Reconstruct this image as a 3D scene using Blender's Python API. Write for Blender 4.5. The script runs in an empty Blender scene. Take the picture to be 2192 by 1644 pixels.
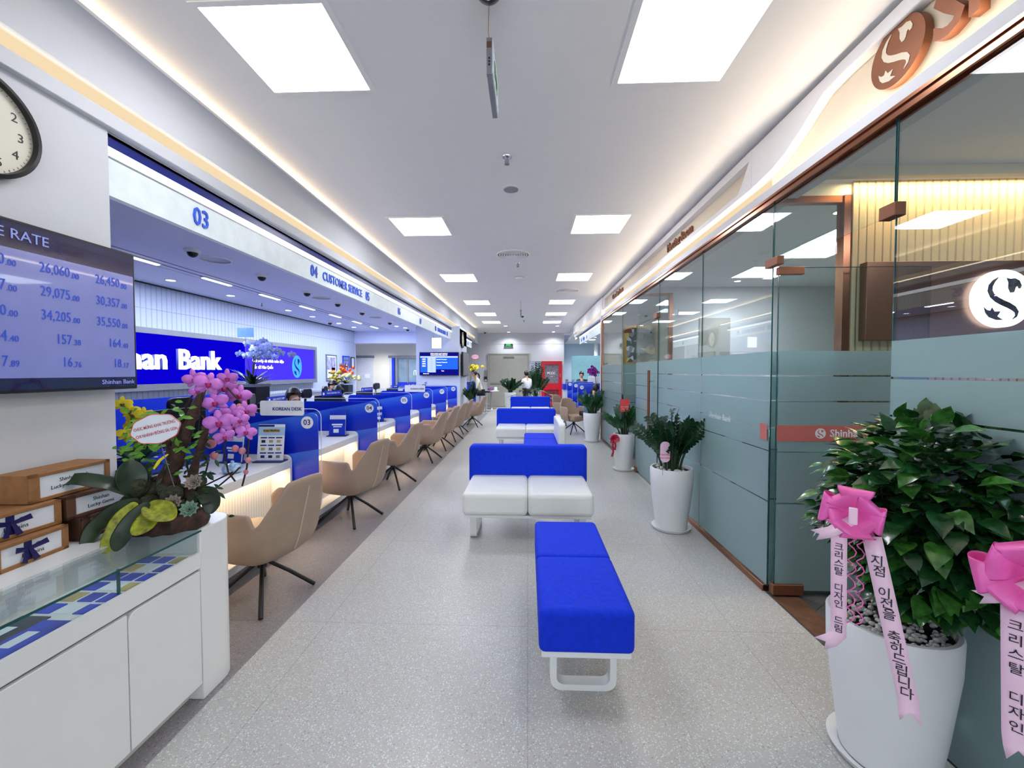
import bpy, bmesh, math, random
from mathutils import Vector, Matrix, Euler
R = math.radians
scene = bpy.context.scene
col = scene.collection
# ------------------------------------------------------------------ camera
cam = bpy.data.cameras.new('camera'); cam_o = bpy.data.objects.new('camera', cam); col.objects.link(cam_o)
cam_o.location = (0, 0, 1.5)
cam_o.rotation_euler = (R(90 - 1.68), 0, R(2.19))
cam.sensor_width = 36; cam.lens = 888 / 2192 * 36
cam.clip_start = .05
scene.camera = cam_o
# ------------------------------------------------------------------ world, exposure
w = bpy.data.worlds.new('world'); scene.world = w; w.use_nodes = True
w.node_tree.nodes['Background'].inputs[0].default_value = (.75, .82, 1, 1)
w.node_tree.nodes['Background'].inputs[1].default_value = .25
vs = scene.view_settings
vs.view_transform = 'Standard'; vs.look = 'None'; vs.exposure = 0.60; vs.gamma = 1; vs.use_curve_mapping = False
scene.cycles.max_bounces = 9; scene.cycles.diffuse_bounces = 5; scene.cycles.glossy_bounces = 5
scene.cycles.transmission_bounces = 8; scene.cycles.transparent_max_bounces = 24
scene.cycles.use_denoising = True
scene.cycles.sample_clamp_indirect = 4
scene.cycles.caustics_reflective = False; scene.cycles.caustics_refractive = False
# ------------------------------------------------------------------ hidden cove strips and light of the room
PANEL_E = 11.0      # emission of the square ceiling panels
STRIP_E = 2.0
def area(name, loc, rot, sx, sy, power, color, spread=180):
    l = bpy.data.lights.new(name, 'AREA'); l.shape = 'RECTANGLE'; l.size = sx; l.size_y = sy
    l.energy = power; l.color = color; l.spread = R(spread)
    o = bpy.data.objects.new(name, l); col.objects.link(o); o.location = loc; o.rotation_euler = rot
    return o
def spot(name, loc, power, color, size=70, rot=(0, 0, 0)):
    l = bpy.data.lights.new(name, 'SPOT'); l.energy = power; l.color = color; l.spot_size = R(size); l.spot_blend = .8
    l.shadow_soft_size = .04
    o = bpy.data.objects.new(name, l); col.objects.link(o); o.location = loc; o.rotation_euler = rot
    return o
WARM = (1, .74, .48)
SOFT = (1, .89, .76)
# LED tape on the two ceiling ledges
area('cove_tape', (-2.08, 6.6, 3.128), (0, R(-97), 0), .02, 18, 30, WARM)
area('slot_tape', (-2.093, 6.4, 2.794), (0, R(-122), 0), .03, 19, 9, SOFT)
area('cove_tape', (1.74, 6.0, 3.137), (0, R(97), 0), .02, 17, 34, WARM)
area('slot_tape', (1.668, 5.2, 2.752), (0, R(122), 0), .03, 18, 20, SOFT)
# unseen fill light added behind the camera to lift ceiling and foreground
area('unseen_front_fill', (0.2, -3.9, 1.5), (R(90), 0, 0), 5.5, 2.6, 60, (.88, .94, 1))
# LED tape under the sign fascia on the right, shining up
area('cove_tape', (1.684, 4.0, 2.742), (R(180), 0, 0), .02, 10, 9, WARM)
# LED tape in the lobby ceiling slot washing the fluted wall
area('cove_tape', (4.0, 2.80, 2.75), (0, 0, 0), 3.8, .03, 26, (1, .72, .36))
# linear LED under the service counter tops
for k in range(7):
    area('counter_tape', (-2.11, 2.76 + 1.38 * k, .675), (0, R(-12), 0), .02, 1.25, 2.6, (1, .74, .46))
# ------------------------------------------------------------------ materials
def lin(c):
    return tuple(((v / 255) / 12.92 if v / 255 <= .04045 else ((v / 255 + .055) / 1.055) ** 2.4) for v in c)
def nt(name):
    m = bpy.data.materials.new(name); m.use_nodes = True
    n = m.node_tree.nodes; l = m.node_tree.links
    return m, n, l, n['Principled BSDF']
def mat(name, rgb, rough=.5, metal=0, vary=.06, vscale=8, bump=0, bscale=120, emit=0, spec=.5, coat=0, trans=0, alpha=1, sss=0):
    m, n, l, b = nt(name)
    c = lin(rgb)
    tc = n.new('ShaderNodeTexCoord'); no = n.new('ShaderNodeTexNoise'); no.inputs['Scale'].default_value = vscale
    no.inputs['Detail'].default_value = 4
    l.new(tc.outputs['Object'], no.inputs['Vector'])
    cr = n.new('ShaderNodeValToRGB')
    cr.color_ramp.elements[0].position = .3; cr.color_ramp.elements[1].position = .7
    cr.color_ramp.elements[0].color = (*[max(0, v * (1 - vary)) for v in c], 1)
    cr.color_ramp.elements[1].color = (*[min(1, v * (1 + vary)) for v in c], 1)
    l.new(no.outputs['Fac'], cr.inputs['Fac']); l.new(cr.outputs['Color'], b.inputs['Base Color'])
    b.inputs['Roughness'].default_value = rough; b.inputs['Metallic'].default_value = metal
    b.inputs['Specular IOR Level'].default_value = spec; b.inputs['Coat Weight'].default_value = coat
    b.inputs['Transmission Weight'].default_value = trans
    if sss: b.inputs['Subsurface Weight'].default_value = sss; b.inputs['Subsurface Radius'].default_value = (.02, .01, .01)
    if bump:
        n2 = n.new('ShaderNodeTexNoise'); n2.inputs['Scale'].default_value = bscale; n2.inputs['Detail'].default_value = 3
        l.new(tc.outputs['Object'], n2.inputs['Vector'])
        bp = n.new('ShaderNodeBump'); bp.inputs['Strength'].default_value = bump; bp.inputs['Distance'].default_value = .01
        l.new(n2.outputs['Fac'], bp.inputs['Height']); l.new(bp.outputs['Normal'], b.inputs['Normal'])
    if emit:
        b.inputs['Emission Color'].default_value = (*c, 1); b.inputs['Emission Strength'].default_value = emit
    return m
def emis(name, rgb, s):
    m = bpy.data.materials.new(name); m.use_nodes = True; n = m.node_tree.nodes; n.clear()
    e = n.new('ShaderNodeEmission'); o = n.new('ShaderNodeOutputMaterial')
    e.inputs[0].default_value = (*lin(rgb), 1); e.inputs[1].default_value = s
    m.node_tree.links.new(e.outputs[0], o.inputs[0]); return m
def schlick(n, l, f0):
    """reflectance of a thin sheet, the same from both sides"""
    lw = n.new('ShaderNodeLayerWeight'); lw.inputs['Blend'].default_value = .5
    p = n.new('ShaderNodeMath'); p.operation = 'POWER'; p.inputs[1].default_value = 5; l.new(lw.outputs['Facing'], p.inputs[0])
    m = n.new('ShaderNodeMath'); m.operation = 'MULTIPLY_ADD'; m.inputs[1].default_value = 1 - f0; m.inputs[2].default_value = f0
    l.new(p.outputs[0], m.inputs[0]); return m
def glassmat(name, tint, refl=1.0, ior=1.5):
    m = bpy.data.materials.new(name); m.use_nodes = True; n = m.node_tree.nodes; l = m.node_tree.links; n.clear()
    t = n.new('ShaderNodeBsdfTransparent'); t.inputs[0].default_value = (*tint, 1)
    g = n.new('ShaderNodeBsdfGlossy'); g.inputs['Roughness'].default_value = 0
    g.inputs['Color'].default_value = (refl, refl, refl, 1)
    f = schlick(n, l, ((ior - 1) / (ior + 1)) ** 2)
    mx = n.new('ShaderNodeMixShader'); o = n.new('ShaderNodeOutputMaterial')
    l.new(f.outputs[0], mx.inputs[0]); l.new(t.outputs[0], mx.inputs[1]); l.new(g.outputs[0], mx.inputs[2]); l.new(mx.outputs[0], o.inputs[0])
    return m
def frostmat(name, col_, rough=.38):
    m = bpy.data.materials.new(name); m.use_nodes = True; n = m.node_tree.nodes; l = m.node_tree.links; n.clear()
    rf = n.new('ShaderNodeBsdfRefraction'); rf.inputs['Roughness'].default_value = rough; rf.inputs['IOR'].default_value = 1.12
    rf.inputs['Color'].default_value = (*col_, 1)
    tr = n.new('ShaderNodeBsdfTranslucent'); tr.inputs[0].default_value = (*col_, 1)
    df = n.new('ShaderNodeBsdfDiffuse'); df.inputs[0].default_value = (*[c * .95 for c in col_], 1)
    no = n.new('ShaderNodeTexNoise'); no.inputs['Scale'].default_value = 3
    m0 = n.new('ShaderNodeMixShader'); m0.inputs[0].default_value = .55
    m1 = n.new('ShaderNodeMixShader'); m1.inputs[0].default_value = .55
    g = n.new('ShaderNodeBsdfGlossy'); g.inputs['Roughness'].default_value = .22
    f = schlick(n, l, .02)
    mx = n.new('ShaderNodeMixShader'); o = n.new('ShaderNodeOutputMaterial')
    l.new(tr.outputs[0], m0.inputs[1]); l.new(df.outputs[0], m0.inputs[2])
    l.new(rf.outputs[0], m1.inputs[1]); l.new(m0.outputs[0], m1.inputs[2])
    l.new(f.outputs[0], mx.inputs[0]); l.new(m1.outputs[0], mx.inputs[1]); l.new(g.outputs[0], mx.inputs[2]); l.new(mx.outputs[0], o.inputs[0])
    return m
def terrazzo(name, base, lightc, darkc, rough):
    m, n, l, b = nt(name)
    tc = n.new('ShaderNodeTexCoord')
    def spots(scale, thr, seed):
        mp = n.new('ShaderNodeMapping'); mp.inputs['Location'].default_value = (seed, seed * 2, 0)
        v = n.new('ShaderNodeTexVoronoi'); v.inputs['Scale'].default_value = scale
        v2 = n.new('ShaderNodeMath'); v2.operation = 'LESS_THAN'; v2.inputs[1].default_value = thr
        l.new(tc.outputs['Object'], mp.inputs[0]); l.new(mp.outputs[0], v.inputs['Vector']); l.new(v.outputs['Distance'], v2.inputs[0])
        s = n.new('ShaderNodeSeparateColor'); l.new(v.outputs['Color'], s.inputs[0])
        g = n.new('ShaderNodeMath'); g.operation = 'GREATER_THAN'; g.inputs[1].default_value = .45
        l.new(s.outputs[0], g.inputs[0])
        mu = n.new('ShaderNodeMath'); mu.operation = 'MULTIPLY'; l.new(v2.outputs[0], mu.inputs[0]); l.new(g.outputs[0], mu.inputs[1])
        return mu.outputs[0]
    no = n.new('ShaderNodeTexNoise'); no.inputs['Scale'].default_value = 1.3; no.inputs['Detail'].default_value = 5
    l.new(tc.outputs['Object'], no.inputs['Vector'])
    c = lin(base); cr = n.new('ShaderNodeValToRGB')
    cr.color_ramp.elements[0].color = (*[v * .93 for v in c], 1); cr.color_ramp.elements[1].color = (*[v * 1.06 for v in c], 1)
    l.new(no.outputs['Fac'], cr.inputs[0]); cur = cr.outputs['Color']
    for sc, th, cc, sd in ((75, .26, lightc, 0), (48, .2, darkc, 3.3), (110, .25, darkc, 7.1), (120, .3, lightc, 9.1)):
        mx = n.new('ShaderNodeMix'); mx.data_type = 'RGBA'; l.new(spots(sc, th, sd), mx.inputs[0])
        l.new(cur, mx.inputs[6]); mx.inputs[7].default_value = (*lin(cc), 1); cur = mx.outputs[2]
    # thin slab joints
    br = n.new('ShaderNodeTexBrick'); br.inputs['Scale'].default_value = 1; br.inputs['Brick Width'].default_value = 1.2; br.inputs['Row Height'].default_value = 1.2
    br.inputs['Mortar Size'].default_value = .0022; br.offset = 0
    br.inputs['Color1'].default_value = (1, 1, 1, 1); br.inputs['Color2'].default_value = (1, 1, 1, 1); br.inputs['Mortar'].default_value = (.72, .72, .72, 1)
    l.new(tc.outputs['Object'], br.inputs['Vector'])
    mm = n.new('ShaderNodeMix'); mm.data_type = 'RGBA'; mm.blend_type = 'MULTIPLY'; mm.inputs[0].default_value = 1
    l.new(cur, mm.inputs[6]); l.new(br.outputs['Color'], mm.inputs[7])
    l.new(mm.outputs[2], b.inputs['Base Color']); b.inputs['Roughness'].default_value = rough
    return m
def fluted(name, rgb, pitch, axis, depth=.6, seam=False):
    """painted panels with vertical grooves, axis = world axis running along the wall"""
    m, n, l, b = nt(name)
    tc = n.new('ShaderNodeTexCoord'); sp = n.new('ShaderNodeSeparateXYZ'); l.new(tc.outputs['Object'], sp.inputs[0])
    mu = n.new('ShaderNodeMath'); mu.operation = 'MULTIPLY'; mu.inputs[1].default_value = 1 / pitch; l.new(sp.outputs[axis], mu.inputs[0])
    fr = n.new('ShaderNodeMath'); fr.operation = 'FRACT'; l.new(mu.outputs[0], fr.inputs[0])
    cr = n.new('ShaderNodeValToRGB'); e = cr.color_ramp.elements
    e[0].position = 0; e[0].color = (.0, .0, .0, 1); e[1].position = .16; e[1].color = (1, 1, 1, 1)
    x = e.new(.84); x.color = (1, 1, 1, 1); x = e.new(1.0); x.color = (0, 0, 0, 1)
    l.new(fr.outputs[0], cr.inputs[0])
    c = lin(rgb); mx = n.new('ShaderNodeMix'); mx.data_type = 'RGBA'
    l.new(cr.outputs[0], mx.inputs[0]); mx.inputs[6].default_value = (*[v * .72 for v in c], 1); mx.inputs[7].default_value = (*c, 1)
    l.new(mx.outputs[2], b.inputs['Base Color']); b.inputs['Roughness'].default_value = .6
    bp = n.new('ShaderNodeBump'); bp.inputs['Strength'].default_value = depth; bp.inputs['Distance'].default_value = .012
    l.new(cr.outputs[0], bp.inputs['Height']); l.new(bp.outputs['Normal'], b.inputs['Normal'])
    return m
def bluefilm(name):
    """printed blue film with pale diagonal sweeps"""
    m, n, l, b = nt(name)
    tc = n.new('ShaderNodeTexCoord'); mp = n.new('ShaderNodeMapping'); mp.inputs['Rotation'].default_value = (0, R(20), 0)
    mp.inputs['Scale'].default_value = (1, 1, 1.9)
    l.new(tc.outputs['Object'], mp.inputs[0])
    wv = n.new('ShaderNodeTexWave'); wv.wave_type = 'BANDS'; wv.bands_direction = 'Z'; wv.wave_profile = 'SAW'; wv.inputs['Scale'].default_value = .55
    wv.inputs['Distortion'].default_value = .9; wv.inputs['Phase Offset'].default_value = 2.2
    l.new(mp.outputs[0], wv.inputs[0])
    cr = n.new('ShaderNodeValToRGB'); e = cr.color_ramp.elements
    e[0].position = .1; e[0].color = (*lin((8, 34, 190)), 1); e[1].position = .95; e[1].color = (*lin((62, 112, 232)), 1)
    x = e.new(.55); x.color = (*lin((18, 58, 214)), 1)
    l.new(wv.outputs['Fac'], cr.inputs[0]); l.new(cr.outputs[0], b.inputs['Base Color'])
    b.inputs['Roughness'].default_value = .25
    return m
M = {}
M['wall'] = mat('wall_paint', (208, 210, 215), .6, vary=.01)
M['wallcool'] = mat('wall_paint_cool', (206, 214, 232), .6, vary=.01)
M['ceil'] = mat('ceiling_paint', (238, 238, 238), .8, vary=.008)
M['tceil'] = mat('teller_ceiling_paint', (222, 226, 250), .75, vary=.01)
M['cream'] = mat('cream_paint', (222, 210, 188), .55, vary=.01)
M['creamwall'] = mat('cream_wall', (226, 222, 206), .6, vary=.01)
M['floor'] = terrazzo('pale_terrazzo', (182, 182, 180), (210, 220, 218), (158, 154, 150), .3)
M['floordark'] = terrazzo('dark_terrazzo', (134, 130, 133), (158, 154, 154), (104, 100, 103), .36)
M['white'] = mat('white_lacquer', (232, 233, 232), .3, vary=.008)
M['leather'] = mat('white_leatherette', (226, 228, 224), .38, vary=.02, bump=.12, bscale=400)
M['blue'] = mat('blue_fabric', (6, 50, 212), .8, vary=.1, vscale=40, bump=.25, bscale=700, spec=.25)
M['bluefilm'] = bluefilm('blue_film')
M['bluedk'] = mat('dark_blue_paint', (8, 26, 120), .35, vary=.05)
M['bluesolid'] = mat('blue_laminate', (14, 50, 190), .35, vary=.04)
M['beige'] = mat('beige_leatherette', (162, 140, 121), .55, vary=.05, bump=.15, bscale=500)
M['seam'] = mat('pale_piping', (206, 186, 164), .6)
M['blackmetal'] = mat('black_metal', (30, 28, 30), .4, metal=.3)
M['black'] = mat('black_plastic', (14, 14, 17), .35)
M['darkscreen'] = mat('dark_screen', (10, 12, 22), .1)
M['copper'] = mat('copper_metal', (158, 108, 84), .25, metal=1, vary=.05)
M['copperpaint'] = mat('copper_face', (134, 86, 62), .4, metal=.6, vary=.06)
M['bronze'] = mat('bronze_panel', (140, 108, 92), .32, metal=.85, vary=.08, vscale=3)
M['chrome'] = mat('chrome', (220, 222, 226), .12, metal=1)
M['steel'] = mat('grey_metal', (140, 142, 146), .4, metal=.5)
M['greige'] = mat('greige_paint', (163, 162, 154), .5, vary=.03)
M['greydoor'] = mat('door_paint', (205, 208, 216), .5)
M['red'] = mat('red_paint', (190, 8, 34), .3, vary=.05)
M['glass'] = glassmat('clear_glass', (.93, .975, .97), 1.0, 1.52)
M['acrylic'] = glassmat('clear_acrylic', (.96, .98, 1.0), .9, 1.4)
M['glassedge'] = mat('glass_edge', (24, 78, 80), .15)
M['acryledge'] = mat('acrylic_edge', (214, 226, 240), .2)
M['frost'] = frostmat('frosted_film', (.68, .88, .90))
M['warmstrip'] = emis('warm_diffuser', (255, 228, 186), .62)
M['warmstrip2'] = emis('warm_diffuser_top', (255, 236, 208), .70)
M['panel'] = emis('led_panel', (246, 249, 255), PANEL_E)
M['strip'] = emis('led_strip', (240, 246, 255), STRIP_E)
M['band'] = mat('sign_band_face', (226, 236, 238), .4, emit=.04)
M['signblue'] = mat('sign_letter_blue', (28, 84, 214), .35, vary=.1)
M['navy'] = mat('navy_ink', (16, 30, 120), .5)
M['ink'] = mat('dark_ink', (24, 24, 34), .5)
M['whiteink'] = mat('white_ink', (240, 242, 248), .5)
M['paper'] = mat('paper', (232, 236, 244), .6, vary=.02)
M['kraft'] = mat('kraft_card', (150, 104, 62), .75, vary=.12, vscale=30)
M['kraftdk'] = mat('dark_kraft', (92, 58, 42), .75, vary=.12)
M['ribbonnavy'] = mat('navy_ribbon', (22, 18, 84), .4)
M['leaf'] = mat('zz_leaf', (28, 84, 44), .3, vary=.35, vscale=20)
M['leafdk'] = mat('dark_leaf', (24, 62, 34), .35, vary=.35, vscale=20)
M['leafbr'] = mat('bright_leaf', (62, 128, 36), .35, vary=.3, vscale=20)
M['stem'] = mat('stem', (38, 62, 30), .5)
M['trunk'] = mat('trunk', (46, 32, 26), .8, vary=.3, vscale=30)
M['soil'] = mat('soil', (52, 44, 38), .9, vary=.3, vscale=60)
M['stone'] = mat('pebble', (206, 206, 198), .6, vary=.2, vscale=9)
M['pot'] = mat('white_pot', (226, 228, 228), .35, vary=.01)
M['skin'] = mat('skin', (205, 160, 132), .55, vary=.04, sss=.05)
M['hair'] = mat('black_hair', (14, 11, 12), .4, vary=.2, vscale=60)
M['pink'] = mat('pink_organza', (255, 104, 186), .35, vary=.25, vscale=14)
M['pinkpale'] = mat('pale_pink_ribbon', (246, 208, 230), .35, vary=.04)
M['brown'] = mat('brown_wood', (96, 66, 48), .6, vary=.3, vscale=14)
# ------------------------------------------------------------------ mesh helpers
class MB:
    def __init__(s): s.v = []; s.f = []
    def add(s, vs, fs):
        o = len(s.v); s.v += [tuple(v) for v in vs]; s.f += [tuple(i + o for i in f) for f in fs]; return s
    def box(s, x0, x1, y0, y1, z0, z1, mtx=None):
        vs = [Vector(p) for p in ((x0, y0, z0), (x1, y0, z0), (x1, y1, z0), (x0, y1, z0), (x0, y0, z1), (x1, y0, z1), (x1, y1, z1), (x0, y1, z1))]
        if mtx: vs = [mtx @ v for v in vs]
        return s.add(vs, [(3, 2, 1, 0), (4, 5, 6, 7), (0, 1, 5, 4), (1, 2, 6, 5), (2, 3, 7, 6), (3, 0, 4, 7)])
    def lathe(s, prof, n=32, c=(0, 0, 0), cap=True, mtx=None, sx=1, sy=1):
        vs = []; fs = []
        for r, z in prof:
            for i in range(n):
                a = 2 * math.pi * i / n; vs.append(Vector((c[0] + r * math.cos(a) * sx, c[1] + r * math.sin(a) * sy, c[2] + z)))
        if mtx: vs = [mtx @ v for v in vs]
        for k in range(len(prof) - 1):
            for i in range(n):
                j = (i + 1) % n; fs.append((k * n + i, k * n + j, (k + 1) * n + j, (k + 1) * n + i))
        if cap:
            fs.append(tuple(range(n - 1, -1, -1))); fs.append(tuple((len(prof) - 1) * n + i for i in range(n)))
        return s.add(vs, fs)
    def tube(s, pts, r, n=8, cap=True):
        pts = [Vector(p) for p in pts]; rr = r if isinstance(r, (list, tuple)) else [r] * len(pts)
        vs = []; fs = []; up = None
        for i, p in enumerate(pts):
            d = (pts[min(i + 1, len(pts) - 1)] - pts[max(i - 1, 0)])
            d = d.normalized() if d.length > 1e-9 else Vector((0, 0, 1))
            if up is None:
                up = Vector((0, 0, 1)) if abs(d.z) < .9 else Vector((1, 0, 0))
            a = d.cross(up).normalized(); b = a.cross(d).normalized(); up = b
            for k in range(n):
                t = 2 * math.pi * k / n; vs.append(p + (a * math.cos(t) + b * math.sin(t)) * rr[i])
        for i in range(len(pts) - 1):
            for k in range(n):
                j = (k + 1) % n; fs.append((i * n + k, i * n + j, (i + 1) * n + j, (i + 1) * n + k))
        if cap:
            fs.append(tuple(range(n - 1, -1, -1))); fs.append(tuple((len(pts) - 1) * n + i for i in range(n)))
        return s.add(vs, fs)
    def prism(s, poly, d0, d1, axes='xz', mtx=None):
        """polygon (a,b) extruded along the third axis"""
        n = len(poly)
        def P(a, b, d):
            if axes == 'xz': return Vector((a, d, b))
            if axes == 'yz': return Vector((d, a, b))
            return Vector((a, b, d))
        vs = [P(a, b, d0) for a, b in poly] + [P(a, b, d1) for a, b in poly]
        if mtx: vs = [mtx @ v for v in vs]
        fs = [tuple(range(n)), tuple(range(2 * n - 1, n - 1, -1))]
        for i in range(n):
            j = (i + 1) % n; fs.append((j, i, i + n, j + n))
        return s.add(vs, fs)
    def ball(s, c, rx, ry=None, rz=None, nu=12, nv=8, mtx=None):
        ry = rx if ry is None else ry; rz = rx if rz is None else rz
        prof = [(max(1e-4, math.sin(math.pi * k / nv)), -math.cos(math.pi * k / nv)) for k in range(nv + 1)]
        vs = []; fs = []
        for r, z in prof:
            for i in range(nu):
                a = 2 * math.pi * i / nu
                v = Vector((r * math.cos(a) * rx, r * math.sin(a) * ry, z * rz))
                if mtx: v = mtx @ v
                vs.append(v + Vector(c))
        for k in range(nv):
            for i in range(nu):
                j = (i + 1) % nu; fs.append((k * nu + i, k * nu + j, (k + 1) * nu + j, (k + 1) * nu + i))
        return s.add(vs, fs)
    def grid(s, rows):
        n = len(rows[0]); vs = [p for r in rows for p in r]
        fs = [(i * n + j, i * n + j + 1, (i + 1) * n + j + 1, (i + 1) * n + j) for i in range(len(rows) - 1) for j in range(n - 1)]
        return s.add(vs, fs)
    def build(s, name, m, parent=None, smooth=None, bevel=0, seg=2, sub=0, solid=0, fix=True):
        me = bpy.data.meshes.new(name); me.from_pydata(s.v, [], s.f); me.update()
        if fix:
            bm = bmesh.new(); bm.from_mesh(me); bmesh.ops.recalc_face_normals(bm, faces=bm.faces); bm.to_mesh(me); bm.free()
        me.materials.append(M[m] if isinstance(m, str) else m)
        o = bpy.data.objects.new(name, me); col.objects.link(o)
        if parent: o.parent = parent
        if smooth is not None:
            me.shade_smooth(); me.set_sharp_from_angle(angle=R(smooth))
        if solid:
            x = o.modifiers.new('solid', 'SOLIDIFY'); x.thickness = solid; x.offset = 0
        if bevel:
            x = o.modifiers.new('bevel', 'BEVEL'); x.width = bevel; x.segments = seg; x.limit_method = 'ANGLE'; x.angle_limit = R(35)
            me.shade_smooth(); me.set_sharp_from_angle(angle=R(80)) if smooth is None else None
        if sub:
            x = o.modifiers.new('sub', 'SUBSURF'); x.levels = sub; x.render_levels = sub
        return o
def bx(name, m, x0, x1, y0, y1, z0, z1, parent=None, bevel=0, seg=2):
    return MB().box(x0, x1, y0, y1, z0, z1).build(name, m, parent, bevel=bevel, seg=seg)
def tag(o, label=None, cat=None, group=None, kind=None):
    if label: o['label'] = label
    if cat: o['category'] = cat
    if group: o['group'] = group
    if kind: o['kind'] = kind
    return o
def empty(name, loc=(0, 0, 0), rz=0, label=None, cat=None, group=None):
    o = bpy.data.objects.new(name, None); col.objects.link(o); o.location = loc; o.rotation_euler = (0, 0, rz)
    o.empty_display_size = .05
    return tag(o, label, cat, group)
def struct(o): o['kind'] = 'structure'; return o
def copy_tree(o, parent=None):
    c = o.copy(); col.objects.link(c); c.parent = parent
    for ch in KIDS(o): copy_tree(ch, c)
    return c
def KIDS(o): return [x for x in bpy.data.objects if x.parent == o]
FACE = {'-y': (R(90), 0, 0), '+x': (R(90), 0, R(90)), '-x': (R(90), 0, R(-90)), '+y': (R(90), 0, R(180)), 'up': (0, 0, 0)}
def text(name, s, size, loc, face, m, parent=None, ext=.001, align='CENTER', bold=0, sx=1, res=2, ang=None):
    c = bpy.data.curves.new(name, 'FONT'); c.body = s; c.size = size; c.extrude = ext; c.align_x = align; c.align_y = 'CENTER'
    c.offset = bold; c.resolution_u = res; c.space_line = .95
    t = bpy.data.objects.new(name, c); col.objects.link(t)
    dg = bpy.context.evaluated_depsgraph_get()
    me = bpy.data.meshes.new_from_object(t.evaluated_get(dg)); bpy.data.objects.remove(t)
    me.materials.clear(); me.materials.append(M[m])
    o = bpy.data.objects.new(name, me); col.objects.link(o)
    if parent: o.parent = parent
    o.location = loc; o.rotation_euler = ang or FACE[face]; o.scale = (sx, 1, 1)
    return o
def rrect(x0, x1, z0, z1, r, corners='1111', n=5):
    """rounded rectangle outline; corners order bl br tr tl"""
    out = []
    for k, (cx, cz, a0) in enumerate(((x0 + r, z0 + r, 180), (x1 - r, z0 + r, 270), (x1 - r, z1 - r, 0), (x0 + r, z1 - r, 90))):
        if corners[k] == '1':
            for i in range(n + 1):
                a = R(a0 + 90 * i / n); out.append((cx + r * math.cos(a), cz + r * math.sin(a)))
        else:
            out.append(((x0, z0), (x1, z0), (x1, z1), (x0, z1))[k])
    return out
def yd(d, x, z=1.5):     # distance along the lens axis -> room Y
    return d + .0384 * x + .0293 * (z - 1.5)
# ================================================================== STRUCTURE
ZC = 3.16; ZT = 2.76
def st(name, m, *a, **k): return struct(bx(name, m, *a, **k))
st('floor', 'floor', -1.45, 1.62, -4, 16.0, -.06, 0)
st('floor', 'floor', -8, 7, 16.0, 20.2, -.06, 0)
st('floor', 'floor', 1.62, 7, 9.2, 16.0, -.06, 0)
st('floor', 'floordark', -8, -1.45, -4, 16.0, -.06, 0)
# lobby floor of dark wood-look boards
m, n, l, b = nt('lobby_boards')
tc = n.new('ShaderNodeTexCoord'); mp = n.new('ShaderNodeMapping'); mp.inputs['Rotation'].default_value = (0, 0, R(-38))
br = n.new('ShaderNodeTexBrick'); br.inputs['Scale'].default_value = 1; br.inputs['Brick Width'].default_value = .9; br.inputs['Row Height'].default_value = .16
br.inputs['Mortar Size'].default_value = .003; br.inputs['Color1'].default_value = (*lin((66, 68, 72)), 1); br.inputs['Color2'].default_value = (*lin((100, 98, 98)), 1)
br.inputs['Mortar'].default_value = (*lin((40, 38, 38)), 1)
no = n.new('ShaderNodeTexNoise'); no.inputs['Scale'].default_value = 6; no.inputs['Detail'].default_value = 8
mx = n.new('ShaderNodeMix'); mx.data_type = 'RGBA'; mx.blend_type = 'OVERLAY'; mx.inputs[0].default_value = .6
l.new(tc.outputs['Object'], mp.inputs[0]); l.new(mp.outputs[0], br.inputs['Vector']); l.new(mp.outputs[0], no.inputs['Vector'])
l.new(br.outputs['Color'], mx.inputs[6]); l.new(no.outputs['Fac'], mx.inputs[7]); l.new(mx.outputs[2], b.inputs['Base Color']); b.inputs['Roughness'].default_value = .4
M['boards'] = m
M['carpet'] = mat('grey_carpet', (124, 124, 118), .9, vary=.15, vscale=50)
st('floor', 'boards', 1.62, 7, -4, 2.86, -.06, 0)
st('floor', 'carpet', 1.62, 7, 2.86, 9.2, -.06, 0)
# brown threshold plate let into the floor at the glass door
tag(bx('floor_plate', 'brown', 1.63, 1.80, 2.36, 2.80, 0, .003), 'brown floor spring plate below the open glass door', 'floor plate')
# ceilings
st('ceiling', 'ceil', -2.30, 1.80, -4, 18.0, ZC, ZC + .1)
st('ceiling', 'tceil', -8, -2.16, -4, 18.2, ZT, ZT + .1)
st('ceiling', 'ceil', 1.72, 7, 9.2, 20.2, ZT + .08, ZT + .18)
st('ceiling', 'ceil', 1.73, 7, 2.9, 9.2, ZT, ZT + .1)
st('ceiling', 'ceil', 1.73, 7, -4, 2.70, ZT, ZT + .1)
# outer walls
st('wall_back', 'wall', -1.75, 1.54, 17.8, 17.95, 0, ZC + .1)
st('wall_back', 'wall', -8, -1.75, 17.8, 17.95, 0, ZC + .1)
st('wall_back', 'wall', 1.40, 1.54, 17.95, 20.2, 0, ZC + .1)
st('wall_back', 'wallcool', 1.54, 7, 20.05, 20.2, 0, ZC + .1)
st('wall_front', 'wall', -8, 7, -4.1, -4, 0, ZC + .1)
st('wall_right', 'creamwall', 6.9, 7, -4, 20.2, 0, ZC + .1)
st('wall_left', 'wall', -2.45, -2.10, -4, 2.03, 0, 2.745)
M['flutedw'] = fluted('fluted_white_panel', (192, 202, 220), .085, 1, .5)
st('wall_left', 'flutedw', -5.55, -5.40, -4, 12.75, 0, ZT)
st('trim_1', 'black', -5.40, -5.385, -4, 12.75, ZT - .018, ZT)
st('trim_2', 'steel', -5.402, -5.398, -4, 12.75, 2.395, 2.402)
st('wall_left', 'wallcool', -6.6, -6.5, 12.75, 17.8, 0, ZT)
st('wall_left', 'wallcool', -6.5, -5.40, 12.75, 12.85, 0, 2.39)
# beam above the passage at the end of the teller hall
st('trim_3', 'tceil', -5.55, -2.2, 12.75, 13.1, 2.39, ZT)
# far wall of the teller hall
st('wall_back', 'creamwall', -6.5, -2.32, 14.9, 15.0, 0, ZT)
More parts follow.
